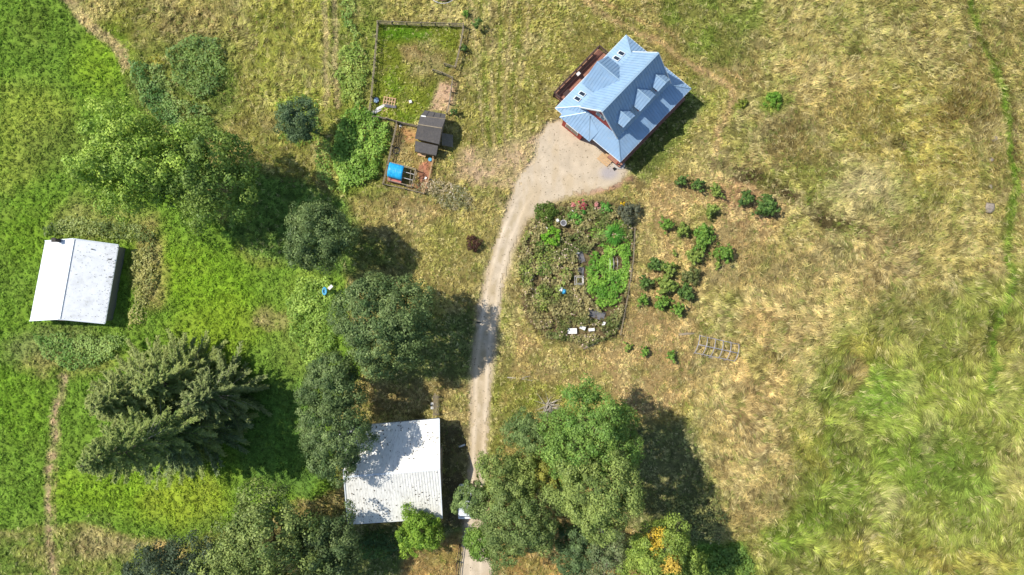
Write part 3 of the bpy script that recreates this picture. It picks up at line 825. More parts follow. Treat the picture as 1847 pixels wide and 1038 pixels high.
tree('oak_tree', 602, 690, 52, 10.5, GREY, 'grey-green tree just below the large round oak, above the barn corner', leaf=.3, clump=.9, lobes=.19, dense=1.45, loose=-.08, lowcut=-.02)
tree('oak_tree', 608, 785, 62, 11.5, GREY, 'grey-green tree leaning over the left edge of the barn roof', leaf=.3, clump=.9, squash=1.15, lobes=.19, dense=1.45, loose=-.08, lowcut=-.02)
tree('broadleaf_tree', 488, 985, 100, 13, ((100, 122, 62), (156, 168, 92)), 'wide spreading olive tree at the bottom edge left of the barn', leaf=.38, clump=1.15, loose=.0, lobes=.3, tuftiness=.32, per=64)
tree('broadleaf_tree', 592, 985, 62, 10, ((77, 99, 59), (116, 132, 77)), 'dark green crown added as the shaded lower right side of the spreading olive tree', leaf=.36, clump=1.0, lobes=.4)  # extra crown in darker leaf colours for shading on the olive tree
tree('oak_tree', 330, 1052, 88, 12, ((69, 84, 61), (99, 115, 84)), 'dark round tree cut by the bottom edge below the conifers', leaf=.3, clump=.95, lobes=.2, dense=1.1)
tree('garden_tree', 756, 955, 40, 6, ((105, 139, 47), (148, 177, 63)), 'small bright green tree touching the lower edge of the barn roof', leaf=.3, clump=.75, lobes=.35)
tree('oak_tree', 1062, 786, 86, 15, BRIGHT, 'bright green round-topped tree, topmost of the clump right of the driveway', leaf=.32, clump=1.0, lobes=.25, dense=1.1, spots=[(1130, 850, 12, (206, 170, 60))])
tree('oak_tree', 1076, 886, 74, 18, OLIV, 'olive-green tree in the middle right of the clump beside the driveway', leaf=.32, clump=.95, lobes=.28, dense=1.1)
tree('oak_tree', 950, 778, 37, 8, OAK, 'small grey-green tree at the upper left of the clump right of the drive', leaf=.28, clump=.8)
tree('oak_tree', 915, 866, 60, 9.5, OLIV, 'olive tree beside the drive above the greener tree in the clump', leaf=.3, clump=.9, lobes=.35, loose=.1)
tree('oak_tree', 1000, 842, 44, 8, ((129, 136, 61), (165, 160, 73)), 'thin yellowish tree in the middle of the clump right of the drive', leaf=.3, clump=.8, dense=.7, loose=.2)
tree('oak_tree', 930, 936, 72, 12, ((106, 127, 68), (140, 155, 87)), 'broad green tree beside the lower drive in front of the olive one', leaf=.3, clump=.95, dense=1.1, lobes=.3)
tree('oak_tree', 850, 898, 30, 8, OAK, 'narrow grey-green tree hanging over the parked white car', leaf=.28, clump=.7)
tree('oak_tree', 872, 972, 32, 8, ((100, 134, 54), (134, 162, 70)), 'small bright tree drooping over the lower driveway', leaf=.28, clump=.75)
tree('oak_tree', 1040, 985, 44, 8, ((79, 103, 63), (113, 134, 82)), 'dark green tree low in the clump left of the bare grey branches', leaf=.3, clump=.85)
tree('oak_tree', 1100, 1000, 46, 9, ((108, 125, 82), (139, 148, 99)), 'sparse grey-green tree with bare grey branches at the bottom edge', leaf=.28, clump=.8, dense=.6, loose=.2)
tree('oak_tree', 1192, 1000, 66, 13, ((119, 143, 61), (154, 172, 77)), 'green tree at the bottom edge with a patch of yellow leaves', leaf=.32, clump=.9, dense=1.1, spots=[(1192, 985, 17, (216, 186, 70)), (1205, 1012, 12, (206, 176, 76))])

grp = 'tall conifers at the lower left'
CON = ((104, 132, 64), (164, 176, 98))
conifer(146, 842, 26, 6.8, 'tallest conifer, its pointed tip leaning to the lower left corner', CON, grp, 230)
conifer(168, 736, 17, 6.2, 'conifer behind the tallest one, tip towards the left dirt track', ((108, 134, 66), (170, 178, 104)), grp, 200)
conifer(250, 704, 14, 5.8, 'shorter conifer at the upper edge of the dark conifer stand', ((110, 136, 66), (170, 180, 104)), grp, 170)
conifer(262, 806, 15, 6.2, 'conifer with silver bare branches in the middle of the stand', ((84, 114, 64), (150, 166, 110)), grp, 190, bare=.3)
conifer(338, 730, 13, 5.4, 'rightmost conifer of the stand, beside the shaded pasture', ((96, 120, 64), (158, 168, 104)), grp, 150, bare=.25)

# ------------------------------------------------------------------ scrub and thickets
BR = ((70, 116, 44), (112, 150, 64))
thicket('bramble_thicket', [(300, 90), (350, 58), (400, 72), (418, 130), (400, 180), (350, 190), (312, 150)], 1.6, ((86, 115, 55), (133, 158, 79)), 'dark green bramble mound in the upper left meadow', dens=30)
thicket('bramble_thicket', [(225, 100), (262, 110), (290, 150), (330, 190), (330, 235), (290, 230), (250, 190)], 1.3, ((85, 122, 55), (139, 168, 88)), 'blue-green brambles between the hay path and the big maple', dens=30)
thicket('bramble_thicket', [(612, 205), (650, 190), (690, 205), (712, 232), (704, 280), (692, 320), (655, 345), (620, 350), (598, 300), (600, 250)], 1.5, ((108, 144, 50), (160, 192, 84)), 'bright green bramble patch left of the chicken yard', dens=34, size=.34)
thicket('bramble_thicket', [(612, 80), (660, 70), (668, 110), (660, 190), (618, 190), (600, 140)], 1.3, ((116, 146, 56), (168, 184, 88)), 'green brambles against the left fence of the corral', dens=30, gap=.28)
thicket('bramble_thicket', [(262, 118), (300, 100), (330, 180), (400, 190), (392, 250), (340, 262), (300, 220)], 1.2, ((92, 124, 58), (146, 166, 86)), 'brambles joining the dark mound to the big maple crown', dens=28, gap=.36)
thicket('bramble_thicket', [(606, -10), (640, -10), (664, 60), (640, 90), (612, 80)], .9, ((112, 142, 60), (164, 180, 90)), 'green weeds beside the pale wheel track at the top edge', dens=22, gap=.44)
thicket('bramble_thicket', [(560, 250), (604, 240), (612, 330), (640, 352), (600, 365), (570, 320)], .9, ((110, 144, 56), (162, 186, 86)), 'lower green weeds between the small dark tree and the bramble patch', dens=24, gap=.42)
thicket('bramble_thicket', [(500, 175), (570, 170), (592, 200), (580, 260), (540, 275), (500, 250)], .8, ((99, 134, 48), (153, 175, 67)), 'green weeds round the foot of the small dark tree', dens=18)
thicket('bramble_thicket', [(540, 500), (600, 500), (618, 530), (622, 600), (600, 650), (560, 660), (520, 600), (515, 540)], 1.5, ((122, 154, 60), (172, 198, 92)), 'lime green bramble mass left of the round oak around the blue tub', dens=32)
thicket('bramble_thicket', [(80, 410), (120, 385), (180, 392), (262, 402), (296, 420), (280, 445), (216, 436), (140, 428), (80, 430)], 1.3, ((98, 117, 57), (153, 165, 91)), 'weeds and brambles along the upper side of the left outbuilding', dens=26, warp=.5)
thicket('bramble_thicket', [(236, 450), (290, 435), (292, 500), (262, 585), (226, 600), (240, 540)], 1.2, ((124, 136, 69), (182, 177, 105)), 'dry brambles in the strip right of the left outbuilding', dens=26, warp=.6)
thicket('bramble_thicket', [(60, 600), (130, 596), (205, 598), (235, 600), (240, 625), (200, 655), (130, 672), (80, 650)], 1.0, ((104, 141, 57), (158, 182, 96)), 'soft green weeds below the left outbuilding', dens=28, warp=.8)
thicket('bramble_thicket', [(640, 958), (700, 948), (740, 985), (700, 1010), (650, 1012)], 1.2, ((72, 100, 48), (104, 134, 62)), 'dark green brambles below the barn', dens=28)
thicket('bramble_thicket', [(1275, 985), (1330, 975), (1362, 1010), (1372, 1080), (1280, 1080), (1262, 1030)], 1.2, ((104, 134, 56), (150, 172, 78)), 'green brambles at the bottom edge right of the yellow-leaved tree', dens=28)
thicket('scrub', [(1150, 900), (1290, 880), (1320, 930), (1300, 980), (1240, 985), (1215, 950)], .8, ((120, 129, 72), (168, 163, 93)), 'olive scrub in the shade right of the tree clump', dens=14, gap=.42)
thicket('scrub', [(745, 330), (780, 318), (830, 328), (860, 352), (855, 384), (800, 380), (770, 355), (740, 352)], 1.0, ((134, 134, 93), (187, 170, 134), (228, 213, 192)), 'dry flowering scrub below the chicken yard fence', dens=36, size=.24, bump=.9, warp=.5)
thicket('scrub', [(694, 336), (770, 350), (765, 360), (690, 346)], .6, ((139, 144, 76), (175, 172, 100)), 'weeds along the lower fence of the chicken yard', dens=20, warp=.3)

for k_, (c_, r_, n_) in enumerate(((((1500, 120), (1640, 60), (1720, 200), (1560, 240), (1460, 300), (1640, 300)), 46, 'brownish seed-head weeds standing in the upper right meadow'),
                                 (((300, 40), (380, 30), (470, 60), (450, 160), (520, 300), (560, 120)), 34, 'straw-brown seed-head weeds in the upper middle meadow'))):
    C__, N__, S__, K__ = [], [], [], []
    for (x_, y_) in c_:
        m__ = 260
        ax = R.normal(x_, r_, m__); ay = R.normal(y_, r_ * .7, m__)
        kk_ = fbm(ax, ay, 9, 3 + k_, 2) > .52
        ax, ay = ax[kk_], ay[kk_]
        C__.append(np.stack([(ax - 923.5) / K, (519 - ay) / K, R.uniform(.2, .6, len(ax))], -1))
    C__ = np.concatenate(C__)
    o = quads('seed_heads', C__, np.array([0, 0, 1.]) + R.normal(0, .6, C__.shape), R.uniform(.15, .4, len(C__)), np.tile(lin((124, 100, 58)), (len(C__), 1)) * R.uniform(.5, 1.4, (len(C__), 1)), aspect=.5)
    tag(o, n_, 'weeds', kind='stuff')

# garden
thicket('garden_weeds', GARDEN, 1.15, ((104, 116, 58), (170, 158, 104), (214, 190, 168)), 'dry brown and olive weeds filling the kitchen garden', 'weeds', dens=40, size=.3, bump=1.5, warp=.3, feather=9, rough=1.4, gap=.33, holes=[[(1078, 436), (1138, 430), (1134, 500), (1114, 555), (1090, 567), (1060, 535), (1056, 525), (1060, 500), (1042, 500), (1040, 455), (1056, 458)], [(1064, 558), (1096, 568), (1086, 580), (1060, 572)], [(1024, 590), (1076, 586), (1076, 602), (1024, 604)]])
thicket('garden_weeds', [(935, 420), (965, 400), (1000, 400), (1030, 440), (1040, 500), (1000, 560), (960, 570), (940, 510)], 1.25, ((104, 132, 56), (158, 170, 84)), 'greener weeds in the left half of the kitchen garden', 'weeds', dens=28, size=.3, bump=1.3, gap=.44, rough=1.2, seed=1)
thicket('squash_vines', [(1078, 440), (1140, 432), (1136, 500), (1116, 555), (1090, 565), (1062, 535), (1050, 525), (1056, 480)], .8, ((92, 138, 42), (140, 180, 68)), 'bright green squash vines on the right side of the garden', 'vines', dens=50, size=.32, bump=.9, warp=.9, feather=6, gap=.36)
thicket('garden_weeds', [(1060, 395), (1098, 385), (1140, 400), (1138, 440), (1080, 446), (1055, 430)], 1.0, ((100, 140, 52), (146, 178, 76)), 'green growth above the squash vines in the garden', 'weeds', dens=36, size=.25, bump=.9, warp=.4, seed=2)

def bush(name, px, py, rpx, h, cols, label, cat='bush', group=None, leaf=.2, clump=.4, dense=1.0, **kw):
    return tree(name, px, py, rpx, h, cols, label, cat, group, leaf=leaf, clump=clump, dense=dense, per=40, lowcut=-.5, nl=4, **{'lobes': .35, **kw})
bush('round_bush', 997, 427, 17, 1.6, ((107, 163, 42), (143, 190, 60)), 'round bright green bush in the upper left of the garden')
bush('round_bush', 985, 385, 20, 1.3, ((76, 103, 38), (105, 125, 49)), 'dark green low bush at the top left corner of the garden')
bush('round_bush', 1134, 384, 19, 1.8, ((94, 98, 78), (116, 120, 94)), 'grey-green bush at the top right corner of the garden')
bush('round_bush', 1093, 376, 10, 1.3, ((81, 143, 53), (124, 176, 78)), 'small leafy green bush near the middle of the top garden edge')
bush('round_bush', 1040, 392, 14, 1.2, ((81, 143, 53), (127, 174, 73)), 'leafy green bush below the red flowers')
bush('flower_bush', 1049, 371, 8, 1.1, ((197, 78, 94), (235, 134, 145)), 'rose bush with the deepest red flowers on the top garden edge', leaf=.16)
bush('flower_bush', 1034, 372, 6, 1.0, ((212, 107, 107), (230, 179, 168)), 'rose bush with small red flowers left of the deepest red one', leaf=.16)
bush('flower_bush', 1078, 372, 7, 1.1, ((201, 129, 123), (224, 179, 168)), 'faded pink flower bush right of the red roses', leaf=.16)
bush('flower_bush', 1124, 369, 5, 1.1, ((235, 188, 33), (235, 208, 56)), 'orange-yellow flower head beside the grey-green bush', leaf=.16)
bush('dark_shrub', 855, 438, 14, 1.4, ((71, 49, 40), (103, 69, 53)), 'small dark reddish-brown shrub left of the driveway', leaf=.18)
# fountain shaped plant
c = P(1106, 424)
root = empty('fountain_plant', c, 'plant with long arching green leaves at the upper right of the garden', 'plant')
n = 130
az = R.uniform(0, 2 * PI, n); L = R.uniform(1.0, 1.9, n)
for part, f0, f1, z0, z1 in (('inner_leaves', 0, .55, .7, 1.35), ('outer_leaves', .5, 1.0, 1.32, .7)):
    B = np.stack([c[0] + np.cos(az) * L * f0, c[1] + np.sin(az) * L * f0, np.full(n, z0)], -1)
    T_ = np.stack([c[0] + np.cos(az) * L * f1, c[1] + np.sin(az) * L * f1, np.full(n, z1) + R.uniform(-.15, .15, n)], -1)
    Wv = np.stack([-np.sin(az), np.cos(az), np.zeros(n)], -1) * .07
    cc = lin((84, 138, 48)) * R.uniform(.7, 1.4, (n, 1))
    o = tris(part, B, T_, Wv, cc, None, None, 'leaf', root); o['kind'] = 'stuff'
MB().tube([c, c + np.array([0, 0, .8])], [.15, .08], 6).build('stem', M['bark'], root)

# orchard saplings
OR = ((112, 136, 58), (156, 172, 84)); OG = ((94, 134, 50), (136, 168, 72)); DG = ((74, 106, 50), (112, 140, 66))
ORCH = [
    (1229, 325, 10, 1.8, DG, 'first sapling from the left in the top orchard row'),
    (1259, 334, 12, 2.0, DG, 'second sapling in the top orchard row, dark green'),
    (1291, 343, 14, 2.0, OR, 'third sapling in the top orchard row with a spreading crown'),
    (1345, 359, 15, 2.3, DG, 'dark green sapling left of the roundest one in the top row'),
    (1381, 371, 20, 2.6, DG, 'roundest dark green bushy tree at the right end of the top orchard row'),
    (1282, 379, 14, 2.1, OR, 'lone olive sapling below the middle of the top orchard row'),
    (1201, 405, 14, 1.9, OG, 'bright sapling at the left end of the second orchard row'),
    (1232, 416, 13, 1.9, OR, 'small sapling just right of the bright one in the second row'),
    (1268, 428, 22, 2.4, OG, 'largest bright green tree in the middle of the orchard'),
    (1254, 462, 17, 2.3, OR, 'tree below the largest bright one in the orchard'),
    (1305, 457, 17, 2.4, OG, 'bright rounded tree at the right end of the second orchard row'),
    (1217, 458, 6, 1.1, OR, 'tiny sapling left of the middle orchard trees'),
    (1295, 477, 8, 1.2, OR, 'little shoot below the bright tree at the right end'),
    (1181, 477, 15, 2.0, DG, 'dark sapling at the left of the third orchard row'),
    (1206, 485, 15, 2.0, OR, 'sapling right of the dark one in the third orchard row'),
    (1247, 498, 17, 1.9, ((96, 110, 58), (132, 134, 80)), 'thin greyish sapling at the right of the third orchard row'),
    (1162, 509, 14, 2.0, DG, 'dark sapling nearest the garden in the fourth orchard row'),
    (1204, 515, 19, 2.4, OR, 'wide sapling in the middle of the fourth orchard row'),
    (1236, 526, 17, 2.4, DG, 'dark spiky sapling with the longest shadow in the fourth row'),
    (1160, 541, 12, 1.8, OG, 'sapling at the left end of the fifth orchard row'),
    (1194, 546, 15, 2.1, OG, 'middle sapling of the fifth orchard row'),
    (1222, 557, 13, 1.9, OG, 'bright green sapling at the right end of the fifth orchard row'),
    (1132, 627, 8, 1.2, OR, 'smallest sapling below the garden corner'),
    (1163, 634, 10, 1.3, OG, 'middle one of three low saplings left of the pipe frame'),
    (1210, 643, 11, 1.4, OG, 'rightmost of three low saplings left of the pipe frame')]
for (x, y, r, h, cl, lb) in ORCH:
    bush('orchard_tree', x, y, r, h, cl, lb, 'sapling', 'orchard saplings', leaf=.24, clump=.34, loose=.3, lobes=.6, squash=random.uniform(.7, 1), rot=random.uniform(0, 180), tuftiness=.4, dense=.7 if r < 18 else .9)
for (x, y, r, h, cl, lb) in [(860, 42, 9, 2.2, DG, 'slim dark sapling outside the upper right corner of the corral'), (840, 26, 6, 1.0, OG, 'small green shoot above the upper right corner of the corral'),
                             (836, 88, 6, 1.4, DG, 'small dark sapling beside the right fence of the corral'), (818, 202, 6, 1.6, DG, 'small dark sapling between corral and coop'),
                             (1396, 180, 15, 1.2, ((92, 140, 44), (130, 164, 60)), 'low green bush alone in the upper right meadow'), (1340, 187, 8, .9, ((104, 120, 40), (150, 156, 60)), 'low yellowish bush beside the mown path right of the house'),
                             (1620, 254, 10, .8, ((118, 112, 58), (138, 128, 66)), 'low brownish dock plant in the upper right meadow')]:
    bush('young_bush', x, y, r, h, cl, lb, 'bush', loose=.1)

# ------------------------------------------------------------------ buildings
def lerp(a, b, t): return tuple(a[i] + (b[i] - a[i]) * t for i in range(3))
def roof_panel(root, quad, mtl, name='roof', ribs=.0, th=.08, ribmat=None, ribw=.05, ribh=.05):
    """quad: two eave points then two ridge points (e0,e1,r1,r0); ribs run from eave to ridge"""
    q = [tuple(map(float, p)) for p in quad]
    o = MB().slab(q, th).build(name, mtl, root)
    if ribs:
        mb = MB()
        Q = [Vector(p) for p in q]
        ex = (Q[1] - Q[0]); L = ex.length; ex.normalize()
        nn = ex.cross(Q[2] - Q[1]).normalized()
        if nn.z < 0: nn = -nn
        ey = nn.cross(ex)
        pl = [((p - Q[0]).dot(ex), (p - Q[0]).dot(ey)) for p in Q]
        lo = min(p[0] for p in pl); hi = max(p[0] for p in pl)
        x = lo + .02
        while x < hi - .01:
            ysx = []
            for i in range(len(pl)):
                (xa, ya), (xb, yb) = pl[i], pl[(i + 1) % len(pl)]
                if (xa > x) != (xb > x): ysx.append(ya + (yb - ya) * (x - xa) / (xb - xa))
            if len(ysx) >= 2 and max(ysx) - min(ysx) > .15:
                a = Q[0] + ex * x + ey * min(ysx) + nn * (ribh / 2 + .002); b = Q[0] + ex * x + ey * max(ysx) + nn * (ribh / 2 + .002)
                mb.beam(a, b, ribw, ribh)
            x += ribs
        if mb.v:
            r = mb.build('roof_rib', ribmat or mtl, o); r['kind'] = 'stuff'
    return o
def wall_prism(root, foot, hs, mtl, th=.15):
    """walls from footprint corners; hs: top height at each corner; one mesh for each side"""
    n = len(foot)
    for i in range(n):
        a, b = foot[i], foot[(i + 1) % n]
        d = Vector((b[0] - a[0], b[1] - a[1], 0)).normalized()
        nrm = Vector((-d.y, d.x, 0)) * th
        top = hs[i]
        if len(top) == 2:
            pts = [(a[0], a[1], -.1), (b[0], b[1], -.1), (b[0], b[1], top[1]), (a[0], a[1], top[0])]
        else:
            m_ = ((a[0] + b[0]) / 2, (a[1] + b[1]) / 2)
            pts = [(a[0], a[1], -.1), (b[0], b[1], -.1), (b[0], b[1], top[2]), (m_[0], m_[1], top[1]), (a[0], a[1], top[0])]
        back = [(p[0] + nrm.x, p[1] + nrm.y, p[2]) for p in pts]
        k = len(pts)
        MB().add(pts + back, [tuple(range(k)), tuple(range(2 * k - 1, k - 1, -1))] + [(j, j + k, (j + 1) % k + k, (j + 1) % k) for j in range(k)]).build('wall', mtl, root)

def gable_building(name, eL, eR, label, cat, roofm, wallm, inset, ribs, ribm, ridge, eh, th=.1):
    """eL: (end A, end B) of one eave, eR likewise, ridge: (A, B)"""
    (l0, l1), (r0, r1), (k0, k1) = eL, eR, ridge
    c = (np.array(l0) + np.array(l1) + np.array(r0) + np.array(r1)) / 4
    root = empty(name, (c[0], c[1], 0), label, cat)
    roof_panel(root, (l0, l1, k1, k0), roofm, ribs=ribs, ribmat=ribm, th=th, ribw=.04, ribh=.018)
    roof_panel(root, (r1, r0, k0, k1), roofm, ribs=ribs, ribmat=ribm, th=th, ribw=.04, ribh=.018)
    cap = MB().beam((k0[0], k0[1], k0[2] + .03), (k1[0], k1[1], k1[2] + .03), .26, .06).build('ridge_cap', M['trim'], root)
    for a, b in ((l0, k0), (k0, r0), (l1, k1), (k1, r1)):
        MB().beam((a[0], a[1], a[2] + .0), (b[0], b[1], b[2] + .0), .12, .22).build('barge_board', M['trim'], root)
    for a, b in ((l0, l1), (r0, r1)):
        MB().beam((a[0], a[1], a[2] - .09), (b[0], b[1], b[2] - .09), .1, .12).build('gutter', M['trim'], root)
    cc = np.array([c[0], c[1]])
    def ins(p):
        v = np.array(p[:2]); d = v - cc
        L = np.linalg.norm(d)
        return tuple(cc + d * (1 - inset * 1.3 / L))
    f = [ins(l0), ins(r0), ins(r1), ins(l1)]
    rh = k0[2] - .22
    e = eh - .05
    wall_prism(root, f, [(e, rh, e), (e, e), (e, rh, e), (e, e)], wallm)
    return root, f

# left outbuilding
E, RG = 2.5, 4.1
b1, f1 = gable_building('outbuilding', (P(82, 435, E), P(54, 579, E)), (P(213.5, 442, E), P(189, 584, E)), 'white-roofed outbuilding among brambles in the left pasture', 'outbuilding',
                        M['roofwhite'], M['graywall'], .45, .3, M['roofwhite'], (P(133.3, 431, RG), P(107, 576, RG)), E)
ch = P(105, 434, 3.6)
MB().box((ch[0], ch[1], 3.7), (.45, .45, 1.6)).box((ch[0], ch[1], 4.53), (.56, .56, .1)).build('chimney', M['tyre'], b1)
for (x, y) in ((167, 450), (197, 468), (199, 500)):
    p = P(x, y, 3.4)
    MB().tube([(p[0], p[1], 2.9), (p[0], p[1], 3.7)], .07, 8).build('vent_pipe', M['tyre'], b1)
nl_ = 260
t = R.rand(nl_); s = R.rand(nl_) ** 2.2
A0, A1, B0, B1 = [np.array(q) for q in (P(213.5, 442, E), P(189, 584, E), P(133.3, 431, RG), P(107, 576, RG))]
pt = (A0[None] * (1 - t[:, None]) + A1[None] * t[:, None]) * (1 - s[:, None]) + (B0[None] * (1 - t[:, None]) + B1[None] * t[:, None]) * s[:, None] + np.array([0, 0, .05])
o_ = quads('moss_specks', pt, np.array([.3, 0, 1.]) + R.normal(0, .1, (nl_, 3)), R.uniform(.05, .16, nl_), np.tile(lin((128, 126, 116)), (nl_, 1)) * R.uniform(.6, 1.3, (nl_, 1)), parent=b1)
o_['kind'] = 'stuff'
# windows and a door in the right-hand wall
for t, w_, z0, z1, nm in ((.2, 1.1, 1.0, 1.9, 'window'), (.5, .95, .05, 2.0, 'door'), (.78, 1.1, 1.0, 1.9, 'window')):
    a = np.array(f1[1]); b = np.array(f1[2]); d_ = (b - a) / np.linalg.norm(b - a)
    c = a + (b - a) * t; out = np.array([-d_[1], d_[0]]); 
    if out[0] < 0: out = -out
    p0 = c - d_ * w_ / 2 + out * .02; p1 = c + d_ * w_ / 2 + out * .02
    o = MB().beam((p0[0], p0[1], (z0 + z1) / 2), (p1[0], p1[1], (z0 + z1) / 2), .08, z1 - z0).build(nm, M['white'], b1)
    if nm == 'window':
        q0 = c - d_ * (w_ / 2 - .1) + out * .07; q1 = c + d_ * (w_ / 2 - .1) + out * .07
        MB().beam((q0[0], q0[1], (z0 + z1) / 2), (q1[0], q1[1], (z0 + z1) / 2), .03, z1 - z0 - .2).build('pane', M['glass'], o)

# barn
E, RG = 3.4, 5.6
b2, f2 = gable_building('barn', (P(612, 772, E), P(792.3, 756, E)), (P(627.4, 946.5, E), P(797.7, 935, E)), 'barn with a leaf-littered pale metal roof left of the driveway', 'barn',
                        M['barnroof'], M['graywall'], .4, .36, M['barnroof'], (P(620.5, 860.5, RG), P(793.2, 846.5, RG)), E)
# fallen leaves lying on the barn roof
rl = 1100
t = R.rand(rl); s = R.rand(rl); side = R.rand(rl) < .5
t = np.where(side, t, t); w_ = fbm(t * 12, s * 12, 3, 2, 2)
kp = R.rand(rl) < np.clip((w_ - .42) * 4, .06, 1) * np.where(side, .9, .8); t, s, side = t[kp], s[kp], side[kp]
l0, l1, r0, r1, k0, k1 = [np.array(q) for q in (P(612, 772, E), P(792.3, 756, E), P(627.4, 946.5, E), P(797.7, 935, E), P(620.5, 860.5, RG), P(793.2, 846.5, RG))]
up_ = (l0[None] * (1 - t[:, None]) + l1[None] * t[:, None]); dn_ = (r0[None] * (1 - t[:, None]) + r1[None] * t[:, None]); kk = (k0[None] * (1 - t[:, None]) + k1[None] * t[:, None])
ev = np.where(side[:, None], up_, dn_)
pt = ev * (1 - s[:, None]) + kk * s[:, None] + np.array([0, 0, .06])
nrm = np.where(side[:, None], np.array([0, .28, 1.]), np.array([0, -.28, 1.])) + R.normal(0, .15, (len(pt), 3))
lt = quads('fallen_leaves', pt, nrm, R.uniform(.08, .28, len(pt)), np.tile(lin((98, 88, 74)), (len(pt), 1)) * R.uniform(.5, 1.5, (len(pt), 1)), parent=None, aspect=.6)
tag(lt, 'scattered dark fallen leaves lying on the barn roof', 'leaves', kind='stuff')
# barn doors to the right-hand gable
a = np.array(f2[2]); b = np.array(f2[3]) if False else np.array(f2[2])
xw = max(p[0] for p in f2)
ymid = P(793, 846.5, 2)[1]
for k in (-1, 1):
    o = MB().box((xw + .06, ymid + k * 1.42, 1.35), (.1, 2.7, 2.7)).build('barn_door', M['wood'], b2)
    MB().box((xw + .15, ymid + k * .4, 1.2), (.06, .06, .4)).build('handle', M['black'], o)

# house
U = np.array([.695, .719]) * .994; VV = np.array([.771, -.637]) * .994; HC = np.array([14.875, 25.28]) * .9935
def hp(a, b, z):
    q = HC + U * a + VV * b
    return (q[0], q[1], z * 1.17)
house = empty('house', (HC[0], HC[1], 0), 'red farmhouse with pale metal hip roof and three dormers above the driveway', 'house')
rb = M['roofblue']
AE, BE, ZE = 6.8, 5.62, 3.5
AU, BU, ZU = 4.7, 3.1, 4.66
def hroof(pts, name='roof', ribs=.4):
    return roof_panel(house, [hp(*p) for p in pts], rb, name, ribs=ribs, th=.07)
# skirt roof: four sides
hroof([(-AE, BE, ZE), (AE, BE, ZE), (AU, BU, ZU), (-AU, BU, ZU)], 'porch_roof')
nwroof = hroof([(AE, -BE, ZE), (-AE, -BE, ZE), (-AU, -BU, ZU), (AU, -BU, ZU)], 'porch_roof')
hroof([(-AE, -BE, ZE), (-AE, BE, ZE), (-AU, BU, ZU), (-AU, -BU, ZU)], 'porch_roof')
hroof([(AE, BE, ZE), (AE, -BE, ZE), (AU, -BU, ZU), (AU, BU, ZU)], 'porch_roof')
for sa in (-1, 1):
    for sb in (-1, 1):
        MB().beam(hp(sa * AE, sb * BE, ZE + .05), hp(sa * AU, sb * BU, ZU + .05), .1, .04).build('hip_cap', M['cap'], house)
# gutters round the eave
for p, q in (((-AE, BE), (AE, BE)), ((-AE, -BE), (AE, -BE)), ((-AE, -BE), (-AE, BE)), ((AE, -BE), (AE, BE))):
    MB().beam(hp(p[0], p[1], ZE - .1), hp(q[0], q[1], ZE - .1), .12, .14).build('gutter', M['trim'], house)
# upper gable
AR, BR_, ZR, ZUE = 5.05, -.3, 9.1, 4.76
BO = 3.22
hroof([(-AR, BO, ZUE), (AR, BO, ZUE), (AR, BR_, ZR), (-AR, BR_, ZR)])
hroof([(AR, -BO, ZUE), (-AR, -BO, ZUE), (-AR, BR_, ZR), (AR, BR_, ZR)], ribs=.4)
MB().beam(hp(-AR, BR_, ZR + .04), hp(AR, BR_, ZR + .04), .25, .06).build('ridge_cap', M['cap'], house)
for sa in (-1, 1):
    for sb in (-1, 1):
        MB().beam(hp(sa * AR, sb * BO, ZUE - .05), hp(sa * AR, BR_, ZR - .05), .1, .2).build('barge_board', M['trim'], house)
    w_ = MB()
    t0 = sa * 4.68; t1 = sa * 4.53
    pr = [(3.0, 4.0), (3.0, 4.75), (BR_, 8.85), (-3.0, 4.7), (-3.0, 4.0)]
    w_.add([hp(t0, b, z) for b, z in pr] + [hp(t1, b, z) for b, z in pr], [(0, 1, 2, 3, 4), (9, 8, 7, 6, 5)] + [(i, i + 5, (i + 1) % 5 + 5, (i + 1) % 5) for i in range(5)])
    gw = w_.build('gable_wall', M['redwall'], house)
    f = MB().hexa([hp(sa * 4.69, -.95, 5.9), hp(sa * 4.76, -.95, 5.9), hp(sa * 4.76, .45, 5.9), hp(sa * 4.69, .45, 5.9)], [hp(sa * 4.69, -.95, 7.0), hp(sa * 4.76, -.95, 7.0), hp(sa * 4.76, .45, 7.0), hp(sa * 4.69, .45, 7.0)]).build('window', M['white'], gw)
    for o_ in (-.83, -.17):
        MB().hexa([hp(sa * 4.77, o_, 6.02), hp(sa * 4.79, o_, 6.02), hp(sa * 4.79, o_ + .5, 6.02), hp(sa * 4.77, o_ + .5, 6.02)], [hp(sa * 4.77, o_, 6.88), hp(sa * 4.79, o_, 6.88), hp(sa * 4.79, o_ + .5, 6.88), hp(sa * 4.77, o_ + .5, 6.88)]).build('pane', M['glass'], gw)
